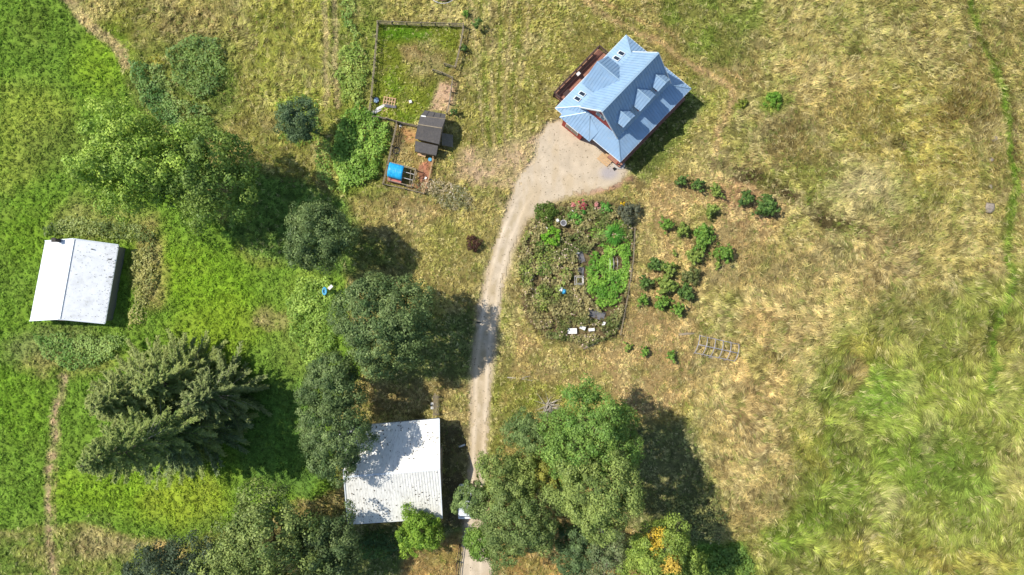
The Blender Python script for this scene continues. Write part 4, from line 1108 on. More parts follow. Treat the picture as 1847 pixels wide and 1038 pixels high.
# dormers on the shaded slope
def slope_b(z): return BR_ + (ZR - z) * (BO - BR_) / (ZR - ZUE)
def dormer(a0, zr, ze, hw, bf):
    for s_ in (-1, 1):
        q = [(a0 + s_ * hw, bf, ze), (a0 + s_ * hw, slope_b(ze) - .05, ze), (a0, slope_b(zr) - .05, zr), (a0, bf, zr)]
        if s_ > 0: q = [q[1], q[0], q[3], q[2]]
        o = roof_panel(house, [hp(*p) for p in q], rb, 'dormer_roof', ribs=.38, th=.06)
        # cheek wall
        ww = hw - .22
        zb = ZR - (bf - .35 - BR_) * (ZR - ZUE) / (BO - BR_)
        zt = ze + .1
        tri_ = [(a0 + s_ * ww, bf - .35, zb), (a0 + s_ * ww, bf - .35, zt), (a0 + s_ * ww, slope_b(zt), zt)]
        tri2 = [(a0 + s_ * (ww - .1), b, z) for _, b, z in tri_]
        MB().add([hp(*p) for p in tri_ + tri2], [(0, 1, 2), (5, 4, 3), (0, 3, 4, 1), (1, 4, 5, 2), (2, 5, 3, 0)]).build('dormer_cheek', M['redwall'], house)
    zb = ZR - (bf - .3 - BR_) * (ZR - ZUE) / (BO - BR_)
    pr = [(a0 - hw + .2, zb - .1), (a0 + hw - .2, zb - .1), (a0 + hw - .2, ze + .1), (a0, zr - .12), (a0 - hw + .2, ze + .1)]
    fw = MB().add([hp(a, bf - .25, z) for a, z in pr] + [hp(a, bf - .38, z) for a, z in pr], [(0, 1, 2, 3, 4), (9, 8, 7, 6, 5)] + [(i, i + 5, (i + 1) % 5 + 5, (i + 1) % 5) for i in range(5)]).build('dormer_front', M['redwall'], house)
    g_ = lambda b, hw2, z0, z1: MB().hexa([hp(a0 - hw2, b, z0), hp(a0 + hw2, b, z0), hp(a0 + hw2, b + .04, z0), hp(a0 - hw2, b + .04, z0)], [hp(a0 - hw2, b, z1), hp(a0 + hw2, b, z1), hp(a0 + hw2, b + .04, z1), hp(a0 - hw2, b + .04, z1)])
    g_(bf - .24, hw * .45, zb + .25, ze).build('window', M['white'], fw)
    g_(bf - .19, hw * .38, zb + .33, ze - .08).build('pane', M['glass'], fw)
    MB().beam(hp(a0, slope_b(zr), zr + .03), hp(a0, bf, zr + .03), .14, .04).build('ridge_cap', M['cap'], house)
dormer(-2.95, 7.4, 6.5, 1.08, 2.9)
dormer(.42, 7.85, 6.5, 1.45, 3.0)
dormer(3.5, 7.4, 6.5, 1.08, 2.9)
# cross gable on the deck side
ZC, ZCE, HW = 7.15, 4.7, 2.45
def slope_n(z): return BR_ - (ZR - z) * (BO + BR_) / (ZR - ZUE)
for s_ in (-1, 1):
    q = [(.1 + s_ * HW, slope_n(5.0) + .05, ZCE), (.1 + s_ * HW, -5.25, ZCE), (.1, -5.35, ZC), (.1, slope_n(ZC) + .05, ZC)]
    if s_ > 0: q = [q[1], q[0], q[3], q[2]]
    roof_panel(house, [hp(*p) for p in q], rb, 'cross_roof', ribs=.4, th=.07)
MB().beam(hp(.1, slope_n(ZC), ZC + .03), hp(.1, -5.35, ZC + .03), .18, .05).build('ridge_cap', M['cap'], house)
pr = [(.1 - HW + .3, .4), (.1 + HW - .3, .4), (.1 + HW - .3, ZCE + .1), (.1, ZC - .2), (.1 - HW + .3, ZCE + .1)]
cw = MB().add([hp(a, -4.95, z) for a, z in pr] + [hp(a, -4.8, z) for a, z in pr], [(0, 1, 2, 3, 4), (9, 8, 7, 6, 5)] + [(i, i + 5, (i + 1) % 5 + 5, (i + 1) % 5) for i in range(5)]).build('gable_wall', M['redwall'], house)
MB().hexa([hp(-1.2, -5.0, 1.1), hp(1.4, -5.0, 1.1), hp(1.4, -4.96, 1.1), hp(-1.2, -4.96, 1.1)], [hp(-1.2, -5.0, 3.2), hp(1.4, -5.0, 3.2), hp(1.4, -4.96, 3.2), hp(-1.2, -4.96, 3.2)]).build('glass_door', M['glass'], cw)
# skylights
def nslope(b): return ZE + (b + BE) / (BE - BU) * (ZU - ZE)
for a0 in (3.25, 4.15, -4.2, -3.3):
    b0, b1_ = -4.75, -3.85
    z0, z1 = nslope(b0) + .02, nslope(b1_) + .02
    o = MB().hexa([hp(a0 - .3, b0, z0), hp(a0 + .3, b0, z0), hp(a0 + .3, b1_, z1), hp(a0 - .3, b1_, z1)], [hp(a0 - .3, b0, z0 + .12), hp(a0 + .3, b0, z0 + .12), hp(a0 + .3, b1_, z1 + .12), hp(a0 - .3, b1_, z1 + .12)]).build('skylight', M['trim'], house)
    MB().hexa([hp(a0 - .22, b0 + .1, z0 + .17), hp(a0 + .22, b0 + .1, z0 + .17), hp(a0 + .22, b1_ - .1, z1 + .06), hp(a0 - .22, b1_ - .1, z1 + .06)],
              [hp(a0 - .22, b0 + .1, z0 + .19), hp(a0 + .22, b0 + .1, z0 + .19), hp(a0 + .22, b1_ - .1, z1 + .14), hp(a0 - .22, b1_ - .1, z1 + .14)]).build('pane', M['glass'], o)
# small hipped projection on the drive side
pk = (-5.0, -1.55, 4.62); e1_ = (-7.35, -4.4, 3.4); e2_ = (-7.35, .75, 3.4)
def tri_roof(pts, nm='bay_roof'):
    return roof_panel(house, [hp(*p) for p in pts], rb, nm, ribs=0, th=.07)
q = [hp(*e1_), hp(*e2_), hp(-5.0, -1.5, 4.64), hp(-5.0, -2.1, 4.64)]
roof_panel(house, q, rb, 'bay_roof', ribs=.4, th=.07)
tri_roof([e2_, (-5.8, .8, 4.1), pk]); tri_roof([pk, (-6.2, -4.6, 3.85), e1_])
MB().beam(hp(*e2_), hp(pk[0], pk[1] + .05, pk[2] + .06), .1, .04).build('hip_cap', M['cap'], house)
MB().beam(hp(*e1_), hp(pk[0], pk[1] - .6, pk[2] + .06), .1, .04).build('hip_cap', M['cap'], house)
def hbox(a0, a1, b0, b1_, z0, z1): return MB().hexa([hp(a0, b0, z0), hp(a1, b0, z0), hp(a1, b1_, z0), hp(a0, b1_, z0)], [hp(a0, b0, z1), hp(a1, b0, z1), hp(a1, b1_, z1), hp(a0, b1_, z1)])
# ground floor
hbox(-5.4, 5.4, -4.6, -4.45, 0, 3.65).build('wall', M['redwall'], house)
hbox(-5.4, 5.4, 3.4, 3.55, 0, 4.1).build('wall', M['redwall'], house)
hbox(-5.55, -5.4, -4.6, 3.55, 0, 3.75).build('wall', M['redwall'], house)
hbox(5.4, 5.55, -4.6, 3.55, 0, 3.75).build('wall', M['redwall'], house)
bay = hbox(-7.1, -5.56, -3.9, -.6, 0, 3.2).build('bay_wall', M['redwall'], house)
wn = hbox(-7.18, -7.1, -3.3, -1.2, 1.0, 2.5).build('window', M['white'], bay)
for b0 in (-3.2, -2.2): hbox(-7.21, -7.18, b0, b0 + .9, 1.1, 2.4).build('pane', M['glass'], bay)
hbox(-5.85, -5.76, 1.6, 2.6, .5, 2.6).build('front_door', M['white'], house)
# porch along the shaded side, posts and rails
for i in range(17):
    a0 = -6.6 + i * 13.2 / 17
    hbox(a0 + .01, a0 + 13.2 / 17 - .01, 3.78, 6.05, .42, .5).build('porch_board', M['deck'], house)
hbox(-6.6, 6.6, 3.8, 6.0, .0, .4).build('porch_base', M['rail'], house)
for i in range(7):
    a0 = -6.5 + i * 13.0 / 6
    MB().beam(hp(a0, 5.4, .5), hp(a0, 5.4, ZE - .05), .14).build('porch_post', M['redwall'], house)
    if i < 6:
        for z in (.8, 1.4): MB().beam(hp(a0 + .1, 5.45, z), hp(a0 + 13.0 / 6 - .1, 5.45, z), .06, .08).build('porch_rail', M['rail'], house)
# deck on the upper left side
DA0, DA1, DB0, DB1 = -4.8, 4.1, -7.5, -4.98
nb = 14
for i in range(nb):
    b0 = DB0 + (DB1 - DB0) * i / nb
    o = hbox(DA0, DA1, b0 + .012, b0 + (DB1 - DB0) / nb - .012, .82, .88).build('deck_board', M['deck'], house)
hbox(DA0 + .05, DA1 - .05, DB0 + .05, DB1, .0, .8).build('deck_base', M['rail'], house)
for i in range(9):
    a0 = DA0 + (DA1 - DA0) * i / 8
    MB().beam(hp(a0, DB0, .0), hp(a0, DB0, 1.95), .13).build('rail_post', M['rail'], house)
for z, w_ in ((1.92, .16), (1.65, .06), (1.4, .06), (1.15, .06)):
    MB().beam(hp(DA0, DB0 - .0, z), hp(DA1, DB0, z), w_, .05).build('deck_rail', M['rail'], house)
    MB().beam(hp(DA1, DB0, z), hp(DA1, DB1 - .6, z), w_, .05).build('deck_rail', M['rail'], house)
    MB().beam(hp(DA0, DB0, z), hp(DA0, -6.4, z), w_, .05).build('deck_rail', M['rail'], house)
# bench built along the deck rail
for k in range(3): hbox(DA0 + .3, DA1 - 1.2, DB0 + .18 + k * .17, DB0 + .3 + k * .17, 1.28, 1.33).build('bench_slat', M['rail'], house)
for i in range(4): hbox(DA0 - .3 - i * .3, DA0 - .02 - i * .3, -6.3, -5.0, 0, .72 - i * .17).build('step', M['rail'], house)
for k in range(4): hbox(-7.6 + k * .36, -7.3 + k * .36, 2.9, 4.7, .1 + k * .06, .16 + k * .06).build('step_board', M['tanwood'], house)
p = P(1058, 219, 3.9)
vt = MB().tube([(p[0], p[1], 3.9), (p[0], p[1], 4.75)], .11, 8); vt.build('roof_vent', M['white'], house)
for (x, y, z) in ((1129, 141, 8.2), (1040, 184, 3.9)):
    p = P(x, y, z); MB().tube([(p[0], p[1], z - .4), (p[0], p[1], z + .35)], .06, 8).build('vent_pipe', M['tyre'], house)

# things on the deck and round the house
def single(name, mb, mtl, label, cat, group=None, smooth=False):
    c = np.array(mb.v); o_ = (c[:, 0].mean(), c[:, 1].mean(), c[:, 2].min())
    mb.v = [(v[0] - o_[0], v[1] - o_[1], v[2] - o_[2]) for v in mb.v]
    o = mb.build(name, mtl, None, smooth); o.location = tuple(float(i) for i in o_)
    return tag(o, label, cat, group)
c = hp(-.6, -6.95, 1.33)
r = empty('grill', (c[0], c[1], .88), 'small white-lidded grill standing on the deck near the rail', 'grill')
MB().box((c[0], c[1], 1.75), (.5, .4, .3), .75).build('lid', M['white'], r)
for dx in (-.2, .2):
    for dy in (-.15, .15): MB().beam((c[0] + dx, c[1] + dy, .88), (c[0] + dx, c[1] + dy, 1.6), .05).build('leg', M['black'], r)
c = hp(-3.6, -6.1, .88)
r = empty('patio_table', c, 'dark square patio table on the deck beside the steps', 'table')
MB().box((c[0], c[1], 1.62), (1.0, 1.0, .06), .75).build('table_top', M['rail'], r)
for dx in (-.35, .35):
    for dy in (-.35, .35): MB().beam((c[0] + dx, c[1] + dy, .88), (c[0] + dx, c[1] + dy, 1.6), .06).build('leg', M['rail'], r)
c = hp(-2.6, -5.9, .88)
r = empty('patio_chair', c, 'red cushioned chair on the deck beside the dark table', 'chair')
MB().box((c[0], c[1], 1.33), (.55, .55, .1), .75).build('seat', M['redwall'], r)
MB().box((c[0] + .2, c[1] - .2, 1.65), (.55, .08, .6), .75).build('backrest', M['redwall'], r)
for dx in (-.2, .2):
    for dy in (-.2, .2): MB().beam((c[0] + dx, c[1] + dy, .88), (c[0] + dx, c[1] + dy, 1.3), .05).build('leg', M['rail'], r)
sp = P(1117, 299)
pts = [(sp[0] + math.cos(t) * rr_, sp[1] + math.sin(t) * rr_ * .7, .2) for t, rr_ in [(.2, .85), (1.0, .8), (1.9, .9), (2.7, .95), (3.6, .8), (4.4, .75), (5.4, .9)]]
single('stone_slab', MB().slab(pts, .25), M['concrete'], 'flat pale stone slab at the lower corner of the house', 'stone')
p = P(1110, 304); single('door_mat', MB().box((p[0], p[1], .09), (.7, .45, .05), .6), M['black'], 'small dark mat lying beside the stone slab', 'mat')
for (x, y, s, lb) in ((1018, 222, .5, 'black bin at the left corner of the house'), (1103, 286, .4, 'dark pot beside the front steps')):
    p = P(x, y)
    r = empty('garden_pot', p, lb, 'pot')
    MB().tube([(p[0], p[1], 0), (p[0], p[1], s)], [s * .4, s * .5], 10).build('pot_body', M['black'], r)
    MB().ring((p[0], p[1], s), s * .5, .04).build('rim', M['black'], r)

# ---- chicken coop
def coop():
    z_e, z_r = 2.5, 3.5
    pr = [P(753.6, 224.7, z_r), P(796.9, 231.7, z_r)]
    pb = [P(758.3, 209.6, 3.05), P(803.2, 214.8, 3.05)]
    pn = [P(766.4, 199.3, 2.3), P(804, 206.2, 2.3)]
    ps = [P(748.3, 250.2, z_e), P(791.8, 260.6, z_e)]
    c = (pn[0] + pn[1] + ps[0] + ps[1]) / 4
    root = empty('chicken_coop', (c[0], c[1], 0), 'black-roofed chicken coop between the corral and the fenced yard', 'coop')
    roof_panel(root, (ps[0], ps[1], pr[1], pr[0]), M['shingle'], ribs=0, th=.1)
    roof_panel(root, (pb[1], pb[0], pr[0], pr[1]), M['shingle'], ribs=0, th=.1)
    roof_panel(root, (pn[1], pn[0], pb[0], pb[1]), M['shingle'], ribs=0, th=.1)
    for k in range(3):
        t = .2 + k * .28
        a = lerp(pn[0], pn[1], t); b = lerp(pb[0], pb[1], t)
        MB().beam((a[0], a[1], a[2] + .03), (b[0], b[1], b[2] + .03), .07, .05).build('batten', M['shingle'], root)
    MB().beam(pr[0] + [0, 0, .03], pr[1] + [0, 0, .03], .14, .05).build('ridge_cap', M['wood'], root)
    MB().beam(pb[0] + [0, 0, .02], pb[1] + [0, 0, .02], .07, .04).build('batten', M['wood'], root)
    MB().beam(pb[0] + [0.1, 0, .05], pb[0] * .78 + pb[1] * .22 + [0, 0, .05], .16, .05).build('flashing', M['white'], root)
    # body
    f = [(q[0] * .9 + c[0] * .1, q[1] * .9 + c[1] * .1) for q in (ps[0], ps[1], pn[1], pn[0])]
    wall_prism(root, f, [(z_e - .12, z_e - .12), (z_e - .1, 3.2, 2.2), (2.15, 2.15), (2.2, 3.2, z_e - .1)], M['wood'], .08)
    # lean-to
    l = [P(749, 254.5, 2.1), P(790, 263.4, 2.1), P(786.7, 280.7, 1.7), P(747.9, 273.3, 1.7)]
    roof_panel(root, (l[3], l[2], l[1], l[0]), M['shingle'], name='lean_to_roof', ribs=0, th=.08)
    cc = sum(l) / 4
    f = [(q[0] * .88 + cc[0] * .12, q[1] * .88 + cc[1] * .12) for q in (l[3], l[2], l[1], l[0])]
    wall_prism(root, f, [(1.6, 1.6), (1.6, 2.0), (2.0, 2.0), (2.0, 1.6)], M['wood'], .06)
    a = P(754, 277, .5); b = P(768, 281, .5)
    MB().beam(a, b, .5, .12).build('nest_box_lid', M['tanwood'], root)
    # slatted ramp on the right side
    a, b = P(797, 240, 1.1), P(817, 244, .3)
    d_ = (P(797, 262, 1.1) - a)
    for k in range(8):
        q = lerp(a, b, (k + .5) / 8)
        MB().beam(q, (q[0] + d_[0], q[1] + d_[1], q[2]), .2, .05).build('ramp_slat', M['wood'], root)
    for s_ in (0.02, .98):
        MB().beam((a[0] + d_[0] * s_, a[1] + d_[1] * s_, a[2] - .08), (b[0] + d_[0] * s_, b[1] + d_[1] * s_, b[2] - .08), .08, .1).build('ramp_rail', M['wood'], root)
coop()

# ---- fences
def fence(name, pts, h, label, spacing=2.3, rails=(.45, .9, 1.3), m='wood', post=.13, railw=.09, cat='fence', toppx=True):
    P3 = [P(x, y, h if toppx else 0) for x, y in pts]
    root = empty(name, (P3[0][0], P3[0][1], 0), label, cat)
    for i in range(len(P3) - 1):
        a, b = P3[i], P3[i + 1]
        L = math.hypot(b[0] - a[0], b[1] - a[1]); n = max(1, round(L / spacing))
        for k in range(n):
            p = lerp(a, b, k / n); q = lerp(a, b, (k + 1) / n)
            hh = h + random.uniform(-.08, .12)
            MB().beam((p[0], p[1], -.05), (p[0] + random.uniform(-.04, .04), p[1] + random.uniform(-.04, .04), hh), post).build('post', M[m], root)
            for z in rails:
                MB().beam((p[0], p[1] + .03, z + random.uniform(-.04, .04)), (q[0], q[1] + .03, z + random.uniform(-.04, .04)), .05, railw).build('rail', M[m], root)
    q = P3[-1]
    MB().beam((q[0], q[1], -.05), (q[0], q[1], h), post).build('post', M[m], root)
    return root
fence('corral_fence', [(680.2, 38.2), (758, 41), (836, 43), (829, 85), (820.3, 120.6), (801.3, 114.5)], 1.35, 'weathered post and rail fence along the top and right of the corral', rails=(.3, .75, 1.2, 1.33))
fence('corral_fence', [(680.2, 41), (675, 105), (668.6, 172.6), (665, 200)], 1.35, 'weathered fence down the left side of the corral', rails=(.5, 1.0, 1.33))
fence('corral_fence', [(781.3, 125.8), (797, 131), (816, 139.6), (810, 184.7), (805.6, 203)], 1.3, 'short fence from the corral opening down to the coop', rails=(.5, 1.0, 1.28))
fence('yard_fence', [(672, 210), (696, 213), (715, 219), (752, 227)], 1.25, 'board fence between the corral and the chicken yard', rails=(.3, .7, 1.1, 1.22), railw=.16)
fence('yard_fence', [(715, 221), (706, 262), (698, 298), (690, 331)], 1.2, 'fence down the left side of the chicken yard', rails=(.4, .8, 1.18))
fence('yard_fence', [(690, 332), (728, 340), (764, 349)], 1.1, 'low fence along the bottom of the chicken yard', rails=(.5, 1.05))
fence('yard_fence', [(764, 348), (773, 322), (778, 300), (781, 283)], 1.1, 'tan board fence on the right side of the chicken yard', rails=(.4, .75, 1.08), m='tanwood', railw=.14)
fence('drive_fence', [(828, 989), (824, 1018), (820, 1060)], 1.2, 'dark gate fence beside the drive at the bottom edge', spacing=2.4, rails=(.4, .8, 1.18), m='rail')
fence('garden_fence', [(1146, 412), (1143, 470), (1132, 540), (1120, 604)], 1.0, 'thin grey fence hidden in weeds on the right side of the garden', spacing=2.6, rails=(.5, .98), post=.09, railw=.04)

# ---- wire run with the blue tarp
def run():
    z = 1.5
    tl, tr, br, bl = P(705, 293, z), P(750, 305, z), P(742, 336, z), P(699, 325, z)
    c = (tl + br) / 2
    root = empty('wire_run', (c[0], c[1], 0), 'open wooden hen run half covered by a blue tarp', 'run')
    for q in (tl, tr, br, bl): MB().beam((q[0], q[1], 0), q, .09).build('post', M['wood'], root)
    for a, b in ((tl, tr), (tr, br), (br, bl), (bl, tl)):
        for zz_ in (z, .15):
            MB().beam((a[0], a[1], zz_), (b[0], b[1], zz_), .1, .07).build('rail', M['wood'], root)
    for t in (.33, .66):
        a = lerp(tl, bl, t); b = lerp(tr, br, t)
        MB().beam(a, b, .06).build('rafter', M['steel'], root)
    MB().beam(tr, lerp(br, tr, .35)[:2] + (.1,), .07).build('brace', M['wood'], root)
    MB().beam((tr[0] - .7, tr[1] - .2, z + .04), (br[0] - .2, br[1] + .3, z + .04), .07, .05).build('rafter', M['wood'], root)
    # tarp, a barrel-shaped sheet over the left part
    n, k = 10, 8
    vsx, fs = [], []
    e = (tr - tl); e = e / np.linalg.norm(e); dn_ = (bl - tl)
    for i in range(k + 1):
        for j in range(n + 1):
            u = i / k; v = j / n
            q = tl + e * (2.05 * u - .12) + dn_ * (v * .86 - .02)
            zq = z + .12 + .42 * math.sin(PI * min(1, max(0, v))) - (.35 if j in (0, n) else 0) + .03 * math.sin(u * 17 + v * 9)
            vsx.append((q[0], q[1], zq))
    for i in range(k):
        for j in range(n):
            fs.append((i * (n + 1) + j, (i + 1) * (n + 1) + j, (i + 1) * (n + 1) + j + 1, i * (n + 1) + j + 1))
    t = MB().add(vsx, fs).build('tarp_sheet', M['tarp'], None, True); t.data.materials[0] = M['tarp']
    cc = np.mean(vsx, 0)
    for v in t.data.vertices: v.co -= Vector(cc)
    t.location = tuple(cc)
    t.modifiers.new('thickness', 'SOLIDIFY').thickness = .02
    t.name = 'blue_tarp'
    tag(t, 'bright blue tarp stretched over the left half of the hen run', 'tarp')
    q = P(712, 324, 1.0)
    b = empty('nest_box', (q[0], q[1], 0), 'faded red-lidded nest box at the lower left of the hen run', 'box')
    MB().box((q[0], q[1], .5), (1.7, .75, .9), -.22).build('box_body', M['rust'], b)
    MB().box((q[0], q[1], 1.0), (1.85, .9, .06), -.22).build('lid', M['rust'], b)
run()
def tyre(px, py, r, label, w_=.12):
    p = P(px, py)
    MBt = MB().ring((p[0], p[1], w_ * 1.0), r - w_, w_, 22, 8)
    return single('old_tyre', MBt, M['tyre'], label, 'tyre', smooth=True)
tyre(715.5, 272, .55, 'old tyre lying on the bare soil of the chicken yard')
tyre(755, 352, .45, 'old tyre half hidden in weeds below the chicken yard')
tyre(856.5, 376, .3, 'small pale tyre at the right end of the dry scrub', .08)
p = P(776, 289)
single('blue_bucket', MB().tube([(p[0], p[1], 0), (p[0], p[1], .4)], [.2, .26], 12), M['blue'], 'small blue bucket below the coop lean-to', 'bucket')
for (x, y, lb) in ((722, 228, 'white water pan in the top left of the chicken yard'), (768, 322, 'pale feeder pan at the right of the hen run')):
    p = P(x, y); r = empty('feed_pan', p, lb, 'pan')
    MB().tube([(p[0], p[1], 0), (p[0], p[1], .15)], [.15, .22], 12).build('pan_body', M['white'], r)
    MB().ring((p[0], p[1], .15), .22, .03).build('rim', M['black'], r)
# tub, pallet, boards, block in the corral
p = P(679, 182)
r = empty('water_tub', p, 'round black water tub with pale water at the left of the corral', 'tub')
MB().tube([(p[0], p[1], 0), (p[0], p[1], .35)], [.38, .42], 14, caps=False).build('tub_wall', M['black'], r)
MB().ring((p[0], p[1], .35), .42, .05).build('rim', M['black'], r)
MB().tube([(p[0], p[1], .05), (p[0], p[1], .27)], .36, 14).build('water', mat('tub_water', (150, 176, 196), .1, .1), r)
p = P(703, 184); r = empty('pallet', (p[0], p[1], 0), 'wooden pallet leaning on the scrap boards in the corral', 'pallet')
ang = -.18
cs, sn = math.cos(ang), math.sin(ang)
for k in range(5):
    o_ = (k - 2) * .38
    MB().box((p[0] + o_ * cs, p[1] + o_ * sn, .34), (.13, 1.1, .04), ang).build('slat', M['tanwood'], r)
for k in range(3):
    o_ = (k - 1) * .48
    MB().box((p[0] - o_ * sn, p[1] + o_ * cs, .26), (1.75, .13, .1), ang).build('bearer', M['tanwood'], r)
for i, (x, y, L, wd, an, m_, lb) in enumerate([(682, 199, 1.9, .55, .55, 'steel', 'grey metal sheet lying lowest in the corral scrap heap'), (690, 193, 1.7, .35, .5, 'white', 'pale board across the middle of the corral scrap heap'),
                                          (705, 193, 1.6, .4, -.1, 'fabric', 'dark grey crumpled sheet below the pallet'), (697, 198, 1.1, .16, .6, 'tanwood', 'short tan plank beside the metal sheet in the scrap heap')]):
    p = P(x, y)
    single('scrap_board', MB().box((p[0], p[1], .14 + .09 * (i % 3)), (L, wd, .05), an, .12 * (i % 2), .06), M[m_], lb, 'board')
p = P(741, 185); r = empty('salt_block', p, 'pale salt block on a stand alone in the corral', 'block')
MB().box((p[0], p[1], .3), (.35, .35, .3), .3).build('block', M['white'], r); MB().box((p[0], p[1], .08), (.55, .55, .14), .3).build('stand', M['tanwood'], r)

# ---- pipe hoop frame
def hoops():
    A, B, C_, D = P(1261, 602), P(1331, 618), P(1322, 654), P(1250, 639)
    c = (A + C_) / 2
    root = empty('hoop_frame', (c[0], c[1], 0), 'low arched frame of white pipes standing in the grass below the orchard', 'frame')
    n = 6
    tops = []
    for i in range(n):
        t = i / (n - 1)
        p = np.array(lerp(A, B, t)); q = np.array(lerp(D, C_, t))
        pts = []
        for k in range(13):
            f = k / 12
            w_ = p * (1 - f) + q * f
            pts.append((w_[0], w_[1], .05 + 1.1 * math.sin(PI * f) ** .6))
        tops.append((pts[6], pts[1], pts[11]))
        MB().tube(pts, .055, 6).build('hoop', M['frame'], root, True)
    for k in range(3):
        MB().tube([t[k] for t in tops], .05, 6).build('purlin', M['frame'], root, True)
    for a, b in ((A, B), (D, C_)):
        MB().tube([(a[0], a[1], .08), (b[0], b[1], .08)], .045, 6).build('base_rail', M['frame'], root, True)
hoops()
a, b = P(1224, 604), P(1256, 602)
single('log', MB().tube([(a[0], a[1], .15), ((a[0] + b[0]) / 2, (a[1] + b[1]) / 2 + .08, .2), (b[0], b[1], .15)], [.16, .2, .13], 8), M['wood'], 'mossy grey log lying left of the pipe frame', 'log', smooth=True)
for (x0, y0, x1, y1, lb) in ((915, 681, 960, 687, 'long thin branch lying in the grass right of the driveway'), (1010, 627, 1082, 611, None), (1196, 380, 1222, 386, None)):
    if lb is None: continue
    a, b = P(x0, y0), P(x1, y1)
    r = empty('fallen_branch', a, lb, 'branch')
    MB().tube([(a[0], a[1], .1), ((a[0] + b[0]) / 2, (a[1] + b[1]) / 2 + .1, .16), (b[0], b[1], .1)], [.09, .07, .03], 6).build('stem', M['dead'], r)
    MB().tube([((a[0] + b[0]) / 2, (a[1] + b[1]) / 2 + .1, .16), (b[0] - .3, b[1] + .7, .3)], [.05, .02], 5).build('twig', M['dead'], r)
# dead twig heap above the bright tree
p = P(990, 733)
r = empty('brush_pile', p, 'heap of bare grey branches at the top edge of the tree clump', 'brush pile')
for i in range(46):
    t = random.uniform(0, 2 * PI); L = random.uniform(.8, 2.2); z = random.uniform(.1, .6)
    a = (p[0] + random.uniform(-.5, .5), p[1] + random.uniform(-.5, .5), z); b = (a[0] + L * math.cos(t), a[1] + L * math.sin(t), z + random.uniform(0, .9))
    MB().tube([a, lerp(a, b, .5), b], [.05, .04, .012], 4).build('stick', M['dead'], r)
# bare limbs reaching out of the bottom tree
p = P(1095, 985, 6)
r = empty('dead_tree', (p[0], p[1], 0), 'leafless pale tree with forked limbs in the sparse crown at the bottom', 'tree')
MB().tube([(p[0], p[1], -.1), (p[0], p[1], 6.5)], [.22, .12], 7).build('trunk', M['dead'], r)
for i in range(9):
    t = random.uniform(0, 2 * PI); L = random.uniform(1.8, 3.4)
    a = (p[0], p[1], random.uniform(5.5, 6.5)); b = (p[0] + L * math.cos(t), p[1] + L * math.sin(t), a[2] + 3.4)
    m_ = lerp(a, b, .55)
    MB().tube([a, m_, b], [.1, .06, .02], 5).build('limb', M['dead'], r)
    MB().tube([m_, (m_[0] + math.cos(t + .8) * 1.1, m_[1] + math.sin(t + .8) * 1.1, m_[2] + 1.3)], [.05, .015], 5).build('limb', M['dead'], r)

# ---- pole rack above the barn
p0, p1 = P(786, 709, .9), P(786, 753, .9)
r = empty('pole_rack', (p0[0], (p0[1] + p1[1]) / 2, 0), 'low rack of long dark poles beside the top of the barn', 'rack')
for k in range(5):
    x = p0[0] + (k - 2) * .15
    MB().tube([(x, p0[1] - random.uniform(0, .4), .95), (x + random.uniform(-.05, .05), p1[1] + random.uniform(0, .3), .95)], .045, 6).build('pole', M['wood'], r)
for y in (p0[1] - .6, p0[1] - 1.9, p1[1] + .4):
    MB().beam((p0[0] - .45, y, .86), (p0[0] + .45, y, .86), .09).build('crossbar', M['wood'], r)
    for s_ in (-.4, .4): MB().beam((p0[0] + s_, y, 0), (p0[0] + s_, y, .84), .09).build('leg', M['wood'], r)
for (y, lb) in ((728, 'upper white jug standing beside the pole rack'), (735, 'lower white jug standing beside the pole rack')):
    q = P(780, y)
    j = empty('jug', q, lb, 'jug')
    MB().box((q[0], q[1], .25), (.34, .34, .5)).build('jug_body', M['white'], j); MB().tube([(q[0], q[1], .5), (q[0], q[1], .6)], .07, 8).build('cap', M['black'], j)
a, b = P(828, 806), P(839, 802)
single('lost_post', MB().beam((a[0], a[1], .12), (b[0], b[1], .12), .22, .1), M['white'], 'short pale board lying in the barn shade by the drive edge', 'board')

